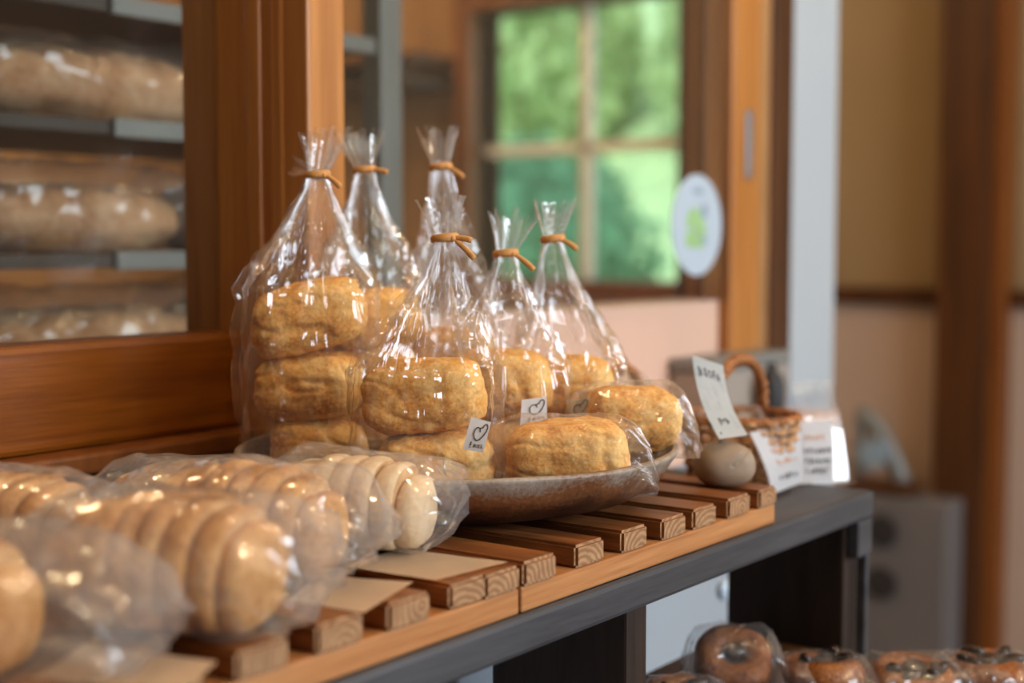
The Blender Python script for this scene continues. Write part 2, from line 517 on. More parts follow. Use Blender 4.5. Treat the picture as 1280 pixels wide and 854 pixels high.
def build_setting():
    # floor, ceiling, shell
    struct(box('floor', (-1.6, 3.2), (-2.2, 3.4), (-0.05, 0.0), M['floor'], bev=0))
    struct(box('ceiling', (-1.6, 3.2), (-2.2, 3.4), (2.45, 2.52), M['ceiling'], bev=0))
    struct(box('wall_front', (-1.6, 3.2), (-2.2, -2.1), (0, 2.45), M['room'], bev=0))
    struct(box('wall_left', (-1.6, -1.5), (-2.1, 3.3), (0, 2.45), M['room'], bev=0))
    struct(box('wall_rear', (-1.5, 3.0), (3.3, 3.4), (0, 2.45), M['tan_wood'], bev=0))
    # end wall with the garden window
    wy0, wy1, wz0, wz1 = 1.70, 2.34, 0.835, 1.535
    bm = bmesh.new()
    X = (3.0, 3.1)
    add_box(bm, X, (-2.1, 1.55), (0, 2.45))
    struct(link_mesh('wall_right', bm, M['plaster_warm']))
    bm = bmesh.new()
    add_box(bm, X, (1.55, wy0), (0, 2.45))
    add_box(bm, X, (wy1, 3.3), (0, 2.45))
    add_box(bm, X, (wy0, wy1), (0, wz0))
    add_box(bm, X, (wy0, wy1), (wz1, 2.45))
    struct(link_mesh('wall_end', bm, M['tan_wood']))
    # dado board and rail on the right part of the end wall
    struct(box('trim_1', (2.985, 2.999), (-2.1, 1.55), (0, 0.80), M['plaster_low'], bev=0))
    struct(box('trim_2', (2.965, 2.999), (-2.1, 1.55), (0.80, 0.835), M['trim_dark']))
    # upright on the end wall; lighter strip stands for its lit right edge
    p0 = 0.955
    struct(box('trim_3', (2.90, 2.999), (p0, p0 + 0.10), (0, 2.45), M['trim_dark']))
    struct(box('trim_lit_edge', (2.93, 2.999), (p0 - 0.03, p0 + 0.002), (0, 2.45), M['trim_orange']))
    # garden window: frame, bars, pane
    w = bpy.data.objects.new('window_3', None)
    C.objects.link(w)
    w.location = (3.0, (wy0 + wy1) / 2, wz0)
    struct(w)
    bm = bmesh.new()
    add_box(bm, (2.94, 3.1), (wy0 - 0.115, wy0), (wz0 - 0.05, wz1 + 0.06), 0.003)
    struct(link_mesh('window_frame', bm, M['trim_dark'], w))  # right jamb: its backlit shade is put into the darker wood colour
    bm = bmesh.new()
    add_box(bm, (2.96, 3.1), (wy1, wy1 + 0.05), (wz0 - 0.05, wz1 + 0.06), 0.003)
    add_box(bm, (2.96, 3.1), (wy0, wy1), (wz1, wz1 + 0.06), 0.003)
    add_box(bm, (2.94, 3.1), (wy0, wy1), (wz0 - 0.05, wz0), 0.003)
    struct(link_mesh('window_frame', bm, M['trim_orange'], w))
    bm = bmesh.new()
    ym = 2.02
    add_box(bm, (3.03, 3.06), (ym - 0.014, ym + 0.014), (wz0, wz1), 0.002)
    add_box(bm, (3.03, 3.06), (wy0, wy1), (1.158, 1.186), 0.002)
    struct(link_mesh('window_bar', bm, M['bar'], w))
    struct(box('window_pane', (3.043, 3.047), (wy0, wy1), (wz0, wz1), M['glass'], w, bev=0))

    # partition beside the bench: lower wall, left window
    struct(box('wall_back', (-1.5, 1.705), (WY + 0.01, WY + 0.10), (0, 0.745), M['plaster'], bev=0))
    struct(box('trim_4', (-1.5, 0.6863), (WY - 0.005, WY + 0.10), (0.745, 0.794), M['trim_dark'], bev=0))
    w1 = bpy.data.objects.new('window_1', None)
    C.objects.link(w1)
    w1.location = (0, WY, 0.80)
    struct(w1)
    struct(box('window_rail', (-1.5, 0.6863), (WY, WY + 0.045), (0.807, 0.8735), M['frame'], w1, 0.004))
    bm = bmesh.new()
    add_box(bm, (-1.5, 0.6863), (WY - 0.022, WY + 0.05), (0.794, 0.807), 0.0025)
    struct(link_mesh('window_sill', bm, M['trim_orange'], w1))
    struct(box('window_pane', (-1.5, 0.6863), (WY + 0.022, WY + 0.026), (0.8735, 2.3), M['glass'], w1, 0))
    struct(box('window_head', (-1.5, 0.6863), (WY, WY + 0.06), (2.3, 2.45), M['frame'], w1, 0.003))
    # the post between the two windows, moulded on its near side
    bm = bmesh.new()
    add_box(bm, (0.6863, 0.7224), (0.679, WY + 0.06), (0.0, 2.45), 0.002)
    add_box(bm, (0.6835, 0.6863), (0.722, 0.737), (0.8735, 2.45), 0.0015)
    add_box(bm, (0.6845, 0.6863), (0.7020, 0.7130), (0.8735, 2.45), 0.0015)
    struct(link_mesh('trim_5', bm, M['post']))
    # second window: beige sill board, pane
    w2 = bpy.data.objects.new('window_2', None)
    C.objects.link(w2)
    w2.location = (1.05, WY, 0.76)
    struct(w2)
    struct(box('window_board', (0.7224, 1.383), (WY, WY + 0.05), (0.745, 0.8735), M['panel'], w2, 0.003))
    struct(box('window_pane', (0.7224, 1.383), (WY - 0.010, WY - 0.006), (0.8735, 2.3), M['glass'], w2, 0))
    struct(box('window_head', (0.7224, 1.383), (WY, WY + 0.05), (2.3, 2.45), M['frame'], w2, 0.003))
    # sliding door edge with a flush pull
    d = bpy.data.objects.new('door_1', None)
    C.objects.link(d)
    d.location = (1.417, 0.73, 0)
    struct(d)
    struct(box('door_stile', (1.383, 1.451), (0.731, 0.79), (0.745, 2.45), M['post'], d, 0.003))
    struct(box('door_shade_edge', (1.346, 1.383), (0.743, 0.751), (0.8735, 2.3), M['trim_orange'], d, 0.002))  # added strip, darker colour stands in for the stile's shaded side
    bm = bmesh.new()
    add_box(bm, (1.412, 1.428), (0.7285, 0.7315), (1.005, 1.08), 0.001)
    add_box(bm, (1.416, 1.424), (0.7275, 0.7295), (1.012, 1.073), 0.0008)
    struct(link_mesh('door_pull', bm, M['steel'], d))
    struct(box('trim_6', (1.456, 1.478), (0.752, 0.84), (0.745, 2.45), M['trim_dark'], bev=0.002))
    struct(box('trim_9', (1.478, 1.506), (0.747, 0.84), (0.745, 2.45), M['tan_wood'], bev=0.002))
    struct(box('trim_7', (1.506, 1.556), (0.742, 0.84), (0.745, 2.45), M['trim_dark'], bev=0.002))
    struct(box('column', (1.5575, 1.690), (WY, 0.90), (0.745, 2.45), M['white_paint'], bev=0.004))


# ------------------------------------------------------------------ furniture
def build_bench():
    t = thing('display_bench', (0.4, 0.53, 0), 'long dark grey wooden bench carrying the slatted racks', 'bench')
    box('bench_top', (-0.6, 0.988), (0.402, 0.665), (0.735, 0.7548), M['bench'], t, 0.003)
    for x in (0.968, 0.672, 0.05):
        box('leg', (x - 0.010, x + 0.012), (0.412, 0.507), (0.0, 0.735), M['bench_leg'], t, 0.002)
    box('bracket', (0.960, 0.985), (0.402, 0.4115), (0.7085, 0.735), M['bench'], t, 0.0015)
    box('edge_strip', (0.979, 0.985), (0.404, 0.412), (0.0, 0.7085), M['bench'], t, 0.0012)
    for x in (0.968, 0.05):
        box('rear_leg', (x - 0.010, x + 0.012), (0.645, 0.663), (0.0, 0.735), M['bench_leg'], t, 0.002)


def build_rack(x0, x1, slats, label):
    t = thing('slatted_rack', ((x0 + x1) / 2, 0.53, 0.755), label, 'rack', 'slatted racks on the bench')
    box('front_rail', (x0, x1), (0.4052, 0.425), (0.7552, 0.768), M['rail'], t, 0.0012)
    box('back_rail', (x0, x1), (0.625, 0.645), (0.7552, 0.768), M['rail'], t, 0.0012)
    rnd = random.Random(int(x0 * 100))
    for a, b in slats:
        bm = bmesh.new()
        y0 = 0.4045 + rnd.uniform(-0.001, 0.001)
        fs = add_box(bm, (a, b), (y0, 0.658), (0.7681, 0.7802 + rnd.uniform(-0.0004, 0.0004)))
        bmesh.ops.bevel(bm, geom=list({e for f in fs for e in f.edges}), offset=0.0016, segments=2, affect='EDGES')
        bm.normal_update()
        for f in bm.faces:
            f.material_index = 1 if f.normal.y < -0.8 else 0
        o = link_mesh('slat', bm, [M['slat_top'], M['slat_end']], t, loc=None)
        # each slat has its own grain: move its origin so object coordinates differ
        off = Vector(((a + b) / 2 + rnd.uniform(-0.02, 0.02), y0, 0.772 + rnd.uniform(-0.02, 0.004)))
        o.data.transform(Matrix.Translation(-off))
        o.matrix_parent_inverse = Matrix.Identity(4)
        o.location = off - t.location


# ------------------------------------------------------------------ plate
PLATE = Vector((0.665, 0.535, 0.7803))


INNER = [(0.0, 0.0072), (0.055, 0.0075), (0.080, 0.0080), (0.105, 0.0098), (0.116, 0.0150), (0.1258, 0.0268), (0.1290, 0.0345), (0.1335, 0.0345)]


def plate_height(x, y):
    r = math.hypot(x - PLATE.x, y - PLATE.y)
    for (a, b), (c, d) in zip(INNER, INNER[1:]):
        if a <= r <= c:
            return PLATE.z + b + (d - b) * (r - a) / (c - a) + 0.0018
    return 0.0


def build_plate():
    bm = bmesh.new()
    prof = [(0.0, 0.003), (0.058, 0.003), (0.061, 0.0), (0.068, 0.0), (0.073, 0.0012), (0.092, 0.0034), (0.110, 0.0084), (0.1225, 0.0172), (0.130, 0.0290),
            (0.1325, 0.0330), (0.1317, 0.0347), (0.1290, 0.0345), (0.1258, 0.0268), (0.116, 0.0150), (0.105, 0.0098), (0.080, 0.0080), (0.055, 0.0075), (0.0, 0.0072)]
    # smooth the profile with extra points
    fine = []
    for (a, b), (c, d) in zip(prof, prof[1:]):
        for k in range(3):
            fine.append((a + (c - a) * k / 3, b + (d - b) * k / 3))
    fine.append(prof[-1])
    add_lathe(bm, fine, 128)
    for v in bm.verts:
        r = math.hypot(v.co.x, v.co.y)
        n = noise.noise(Vector((v.co.x * 14, v.co.y * 14, 3.1)))
        k = r / 0.13
        v.co.z += 0.0016 * n * k * k
        v.co.x *= 1 + 0.012 * n * k
        v.co.y *= 1 + 0.012 * n * k
        if r > 0.02:                                 # soft throwing rings
            v.co.z += 0.0003 * math.sin(r * 900)
        v.co.z = max(v.co.z, 0.0)
    o = link_mesh('stoneware_plate', bm, M['ceramic'], smooth=True)
    o.location = PLATE
    tag(o, 'round brown stoneware plate with speckled grey glazed rim under the scones', 'plate')


# ------------------------------------------------------------------ scones
LAST = {}


def bun(pos, size, rz, tilt, seed, label, group, name='scone', mat='bun', on_plate=False, taper=0.06):
    bm = bmesh.new()
    bmesh.ops.create_cube(bm, size=2.0)
    bmesh.ops.subdivide_edges(bm, edges=bm.edges[:], cuts=30, use_grid_fill=True)
    off = Vector((seed * 3.7, seed * 1.3, seed * 7.1))
    rnd = random.Random(seed)
    skew = rnd.uniform(-0.12, 0.12)
    wedge = rnd.uniform(-0.10, 0.10)
    for v in bm.verts:
        p = v.co.copy()
        n = 3.7
        s = (abs(p.x) ** n + abs(p.y) ** n + abs(p.z) ** n) ** (-1 / n)
        u = p * s
        # dome above, slightly narrower below
        k = 1.0 - taper * (u.z < 0) * u.z * u.z
        x, y, z = u.x * k, u.y * k, u.z
        x *= 1.0 - 0.05 * z
        z = z * (0.95 if z < 0 else 1.0) + wedge * x
        x += skew * z * 0.5
        q = Vector((x * size[0] / 2, y * size[1] / 2, z * size[2] / 2))
        nd = u.normalized()
        lump = noise.fractal(q * 30 + off, 0.9, 2.0, 3) * 0.0018
        fine = noise.fractal(q * 130 + off, 0.8, 2.0, 4) * 0.0011
        c = noise.noise(Vector((q.x * 22, q.y * 22, q.z * 60)) + off * 2)
        crack = -0.0020 * max(0.0, 1 - abs(c) * 11) * (1 - abs(u.z) ** 3) * (noise.noise(q * 30 + off) > -0.12)
        side = 1.0
        if u.z < -0.75:
            side = 0.15
        v.co = q + nd * ((lump + crack) * side + fine)
    o = link_mesh(name, bm, M[mat], smooth=True)
    o.rotation_euler = Euler((tilt[0], tilt[1], rz))
    # rest the lowest point on the given height
    mw = o.rotation_euler.to_matrix()
    zmin = min((mw @ v.co).z for v in o.data.vertices)
    zl = pos[2] - zmin
    if on_plate:                       # let the underside touch the curve of the plate
        for v in o.data.vertices:
            w = mw @ v.co
            if w.z < zmin + 0.03:
                zl = max(zl, plate_height(pos[0] + w.x, pos[1] + w.y) - w.z)
    o.location = Vector((pos[0], pos[1], zl))
    tag(o, label, 'scone', group)
    zmax = max((mw @ v.co).z for v in o.data.vertices)
    LAST['zmin'] = o.location.z + zmin
    return o.location.z + zmax


def ground(px, d):
    """bench-plane x, y of the point seen at column px at forward distance d"""
    r = RT * ((px - 640) / FPX * d) + Vector((math.cos(TH), math.sin(TH), 0)) * d
    return r.x, r.y


RZ = TH - PI / 2           # a local x axis turned to run left to right across the view


# ------------------------------------------------------------------ tall tied bags
def tall_bag(c, half, ang, z0, zb, neck, topd, toph, seed, label, pleats=17, body_slack=1.0, tails=((1, -0.25),), tuft=0):
    """film from under the scones up to a gathered neck, a paper tie, and the gathered end above it"""
    rnd = random.Random(seed)
    root = thing('cellophane_bag', (c[0], c[1], z0), label, 'bag', 'tall tied cellophane bags on the plate')
    NS = 216
    cr = Crumple(seed, 0.026)
    cr2 = Crumple(seed + 50, 0.011, 5)
    zt = neck.z
    # irregular pleat positions
    ph = sorted(rnd.random() for _ in range(pleats))
    dep = [rnd.uniform(0.5, 1.25) for _ in range(pleats)]

    def pleat(t):                 # -1 valley .. +1 ridge
        t = t % 1.0
        for i in range(pleats):
            a, b = ph[i], ph[(i + 1) % pleats] + (1 if i == pleats - 1 else 0)
            tt = t if t >= a else t + 1 if i == pleats - 1 else t
            if a <= tt < b or (i == pleats - 1 and t < ph[0]):
                f = (tt - a) / max(b - a, 1e-6)
                return (1 - 2 * abs(2 * f - 1)) * dep[i]
        return 0.0

    NB, NT = 26, 46
    rings = []
    twist = rnd.uniform(-0.5, 0.5)

    def body_r(t, h):
        a = 2 * PI * t
        n = 3.2
        ca, sa = abs(math.cos(a)), abs(math.sin(a))
        return ((ca / half[0]) ** n + (sa / half[1]) ** n) ** (-1 / n)

    # pinched folds: sharp standing creases that run the height of the film
    fins = []
    for _ in range(6):
        fins.append((rnd.uniform(0.5, 1.02) % 1.0, rnd.uniform(-0.10, 0.10), rnd.uniform(0.003, 0.0065), rnd.uniform(0.008, 0.016), rnd.uniform(0.0, 0.35)))

    def fin(t, h):
        o_ = 0.0
        for t0, dr, a_, w_, h0 in fins:
            q = abs((t - t0 - dr * h + 0.5) % 1.0 - 0.5)
            if q < w_ and h > h0:
                o_ += a_ * (1 - q / w_) * min(1, (h - h0) * 4)
        return o_

    def place(a, r, ctr, z):
        return Vector((ctr[0] + math.cos(a + ang) * r, ctr[1] + math.sin(a + ang) * r, z))

    for f in (0.55, 0.85, 0.95):   # floor of the bag
        rings.append([place(2 * PI * k / NS, body_r(k / NS, 0) * f, c, z0 + 0.0006 * (f < 0.9)) for k in range(NS)])
    for j in range(NB + 1):
        h = j / NB
        z = z0 + 0.001 + (zb - z0) * h
        bul = 1.0 + 0.05 * math.sin(PI * h) * body_slack
        ring = []
        for k in range(NS):
            t = k / NS
            p = place(2 * PI * t, body_r(t, h) * bul, c, z)
            d = place(2 * PI * t, 1, (0, 0), 0).normalized()
            env = min(1, 0.25 + h * 1.5)
            ring.append(p + d * (0.0032 * env * cr(p) + 0.0012 * cr2(p) + 0.0014 + 0.0016 * h * pleat(t + twist * 0.05) + fin(t, h * 0.5)))
        rings.append(ring)
    rn = 0.0052
    for j in range(1, NT + 1):
        s = j / NT
        z = zb + (zt - zb) * s
        # centre line bends to the neck
        e = s * s * (3 - 2 * s) * 0.5 + s * 0.5
        ctr = (c[0] + (neck.x - c[0]) * e, c[1] + (neck.y - c[1]) * e)
        shr = (1 - s) ** 1.08
        shr = shr * (1 + 0.16 * math.sin(PI * s))
        ring = []
        for k in range(NS):
            t = k / NS
            R = body_r(t, 1)
            R = R + (min(half) * 0.95 - R) * min(1, s * 1.6)
            r0 = rn + R * shr * (1 - rn / R)
            pl = pleat(t + twist * 0.05 * (1 + s))
            amp = (0.05 + 0.62 * s ** 0.9) * (1 - s) ** 0.7 + 0.40 * (s > 0.86) * (s - 0.86) / 0.14
            r = r0 * (1 + amp * pl)
            p = place(2 * PI * t + twist * s * 0.6, r, ctr, z)
            d = place(2 * PI * t + twist * s * 0.6, 1, (0, 0), 0).normalized()
            cc = cr(p)
            fall = (1 - s) ** 0.6
            ring.append(p + d * ((0.0058 * cc + 0.0014 * cr2(p) + fin(t, 0.5 + s * 0.5)) * fall) + Vector((0, 0, 0.002 * cr2(p) * fall)))
        rings.append(ring)
    bm = bmesh.new()
    loft(bm, rings, True, False)
    link_mesh('bag_film', bm, M['film'], root, smooth=True)

    # gathered end above the tie
    bm = bmesh.new()
    ax = Vector((topd[0], topd[1], 1)).normalized()
    e1 = Vector((RT.x, RT.y, 0))
    e2 = ax.cross(e1).normalized()
    # every fold is a narrow V that starts inside the tie and fans out
    NF = 26
    for i in range(NF):
        a = 2 * PI * (i + rnd.uniform(-0.3, 0.3)) / NF
        rad = (e1 * math.cos(a) * 1.2 + e2 * math.sin(a) * 0.8)
        tan = (ax.cross(rad)).normalized()
        L = toph * rnd.uniform(0.62, 1.12)
        sp = rnd.uniform(0.10, 0.42)
        w0, w1 = rnd.uniform(0.0008, 0.0014), rnd.uniform(0.0018, 0.0034)
        bend = rnd.uniform(-0.10, 0.10)
        ring = []
        for j in range(7):
            f = j / 6
            ctr = neck - ax * 0.003 + rad * (0.0040 + L * sp * f ** 1.25) + ax * ((L + 0.003) * f) + tan * (bend * L * f * f)
            w = w0 + (w1 - w0) * f
            fold = rad * (w * 0.55)
            ring.append([bm.verts.new(ctr - tan * w), bm.verts.new(ctr + fold), bm.verts.new(ctr + tan * w)])
        for q, r_ in zip(ring, ring[1:]):
            bm.faces.new((q[0], q[1], r_[1], r_[0]))
            bm.faces.new((q[1], q[2], r_[2], r_[1]))
    for _ in range(tuft):          # a few strands pushed out sideways under the tie
        p0 = neck + Vector((0, 0, 0.002))
        d = (-e1 + Vector((0, 0, rnd.uniform(-0.15, 0.75)))).normalized()
        w = Vector((0, 0, 1)).cross(d).normalized() * 0.0011
        w2 = d.cross(w).normalized() * rnd.uniform(0.0006, 0.0014)
        L = rnd.uniform(0.013, 0.019)
        a = [p0 + w, p0 + d * L + w2, p0 + d * L - w2, p0 - w]
        a = [bm.verts.new(q) for q in (p0 + w2, p0 + d * L + w2 + w, p0 + d * L - w2 - w, p0 - w2)]
        bm.faces.new(a)
    link_mesh('gathered_top', bm, M['ruffle'], root, smooth=False)

    # paper tie: a flat band round the neck, knotted, with loose ends
    bm = bmesh.new()
    pts = []
    for k in range(29):
        a = 2 * PI * k / 28
        pts.append(neck + e1 * (math.cos(a) * 0.0070) + e2 * (math.sin(a) * 0.0060) + Vector((0, 0, 0.0009 * math.cos(a + 0.5))))
    add_tube(bm, pts, 0.0023, 8, False, 0.5)
    knot = neck + e1 * 0.0045 + e2 * (-0.0045 if e2.dot(FWD) > 0 else 0.0045)
    bmesh.ops.create_uvsphere(bm, u_segments=10, v_segments=8, radius=0.0021, matrix=Matrix.Translation(knot))
    link_mesh('twist_tie', bm, M['tie'], root, smooth=True)
    for dx, dz in tails:
        bm = bmesh.new()
        L = rnd.uniform(0.010, 0.013)
        q = []
        for k in range(7):
            f = k / 6
            q.append(knot + e1 * (dx * L * f) + Vector((0, 0, dz * L * f - 0.003 * f * f)) - FWD * 0.002 * f)
        add_tube(bm, q, [0.0011, 0.0013, 0.0015, 0.0016, 0.0017, 0.0018, 0.0016], 6, True, 0.45)
        link_mesh('tie_end', bm, M['tie'], root, smooth=True)
    return root


def pillow(root, name, c, axis, L, w, h, tail, seed, mat, tail_up=(0.0, 0.0), slack=1.08, amp=0.0035, csize=0.024, z0=None, shear=0.0):
    """closed flat-ended bag lying on its side: c = base centre, axis = unit xy along its length"""
    rnd = random.Random(seed)
    cr = Crumple(seed, csize)
    cr2 = Crumple(seed + 9, csize * 0.4, 5)
    ax = Vector((axis[0], axis[1], 0)).normalized()
    sd = Vector((-ax.y, ax.x, 0))
    NA, NS = 60, 72
    rings = []
    np_ = rnd.randint(7, 9)
    phs = rnd.random()
    for j in range(NA + 1):
        u = -1 + 2 * j / NA
        total = L / 2 + (tail[0] if u < 0 else tail[1])
        x = u * total
        core = L / 2
        if abs(x) <= core * 0.72:
            k = 0.0
        else:
            k = min(1, (abs(x) - core * 0.72) / (total - core * 0.72))
        full = math.sqrt(max(0.0, 1 - (k * 0.97) ** 1.7))
        hh = h * slack * (0.035 + 0.965 * full)
        ww = w * slack * (0.62 + 0.38 * full ** 0.5) if k else w * slack
        zc = hh / 2 + (tail_up[0] if u < 0 else tail_up[1]) * k ** 2 * h
        ring = []
        for i in range(NS):
            a = 2 * PI * i / NS
            n = 2.6
            ca, sa = math.cos(a), math.sin(a)
            r = (abs(ca) ** n + abs(sa) ** n) ** (-1 / n)
            sc = 1 + (0.07 + 0.22 * k) * (tri(i / NS * np_ + phs + 0.12 * u) - 0.5) * (0.25 + k)
            p = Vector((c[0], c[1], 0)) + ax * x + sd * (ca * r * ww / 2 * sc + shear * (sa * r) * hh) + Vector((0, 0, c[2] + zc + sa * r * hh / 2 * (sc if sa > 0 else 1)))
            out = (sd * ca + Vector((0, 0, sa))).normalized()
            p += out * (amp * cr(p) + amp * 0.3 * cr2(p)) + ax * (amp * 0.8 * cr2(p) * (k > 0.5))
            p.z = max(p.z, c[2] + 0.0006)
            ring.append(p)
        rings.append(ring)
    bm = bmesh.new()
    loft(bm, rings, True, True)
    return link_mesh(name, bm, M[mat], root, smooth=True)


def sticker(root, corners, d, lean=0.0):
    """small white printed label stuck on the film: outline of a bean and a line of tiny writing"""
    P = [at(x, y, dd) for (x, y), dd in zip(corners, d)]
    tl, tr, br, bl = P
    nrm = (tr - tl).cross(bl - tl).normalized()
    if nrm.dot(FWD) > 0:
        nrm = -nrm

    def uv(u, v, lift=0.0):
        a = tl + (tr - tl) * u
        b = bl + (br - bl) * u
        return a + (b - a) * v + nrm * (0.0012 * math.sin(PI * v) * lean + lift)
    bm = bmesh.new()
    g = [[bm.verts.new(uv(i / 6, j / 8)) for i in range(7)] for j in range(9)]
    for j in range(8):
        for i in range(6):
            bm.faces.new((g[j][i], g[j + 1][i], g[j + 1][i + 1], g[j][i + 1]))
    bmesh.ops.solidify(bm, geom=bm.faces[:], thickness=0.00025)
    s = link_mesh('label_sticker', bm, M['paper'], root)
    s['label'] = 'small white printed label'
    bm = bmesh.new()
    bean = [(0.60, 0.30), (0.52, 0.26), (0.42, 0.27), (0.345, 0.36), (0.335, 0.48), (0.40, 0.60), (0.53, 0.665), (0.66, 0.625), (0.79, 0.50), (0.89, 0.33), (0.915, 0.20), (0.875, 0.115), (0.80, 0.105), (0.725, 0.165), (0.70, 0.25), (0.66, 0.24), (0.585, 0.27), (0.60, 0.33), (0.625, 0.41)]
    pts = []
    for a, b in zip(bean, bean[1:]):
        for k in range(4):
            f = k / 4
            pts.append(uv(a[0] + (b[0] - a[0]) * f, a[1] + (b[1] - a[1]) * f, 0.0004))
    add_tube(bm, pts, 0.00026, 6)
    link_mesh('bean_mark', bm, M['ink'], s)
    # tiny handwriting below the bean
    bm = bmesh.new()
    strokes = [[(0.27, 0.76), (0.37, 0.755)], [(0.32, 0.72), (0.32, 0.86)], [(0.27, 0.81), (0.37, 0.81)], [(0.32, 0.86), (0.27, 0.88), (0.30, 0.91), (0.36, 0.89)],
               [(0.47, 0.78), (0.50, 0.87), (0.46, 0.88), (0.48, 0.82), (0.55, 0.79), (0.57, 0.86), (0.53, 0.88)], [(0.54, 0.77), (0.49, 0.88)],
               [(0.64, 0.78), (0.63, 0.88)], [(0.67, 0.80), (0.76, 0.80)], [(0.72, 0.77), (0.72, 0.87), (0.68, 0.88), (0.69, 0.85), (0.76, 0.88)], [(0.78, 0.76), (0.80, 0.77), (0.79, 0.78)],
               [(0.86, 0.77), (0.82, 0.88), (0.86, 0.83), (0.88, 0.88), (0.92, 0.86)]]
    for st in strokes:
        add_tube(bm, [uv(a, b, 0.0003) for a, b in st], 0.00013, 5)
    link_mesh('lettering', bm, M['ink'], s)
    return s


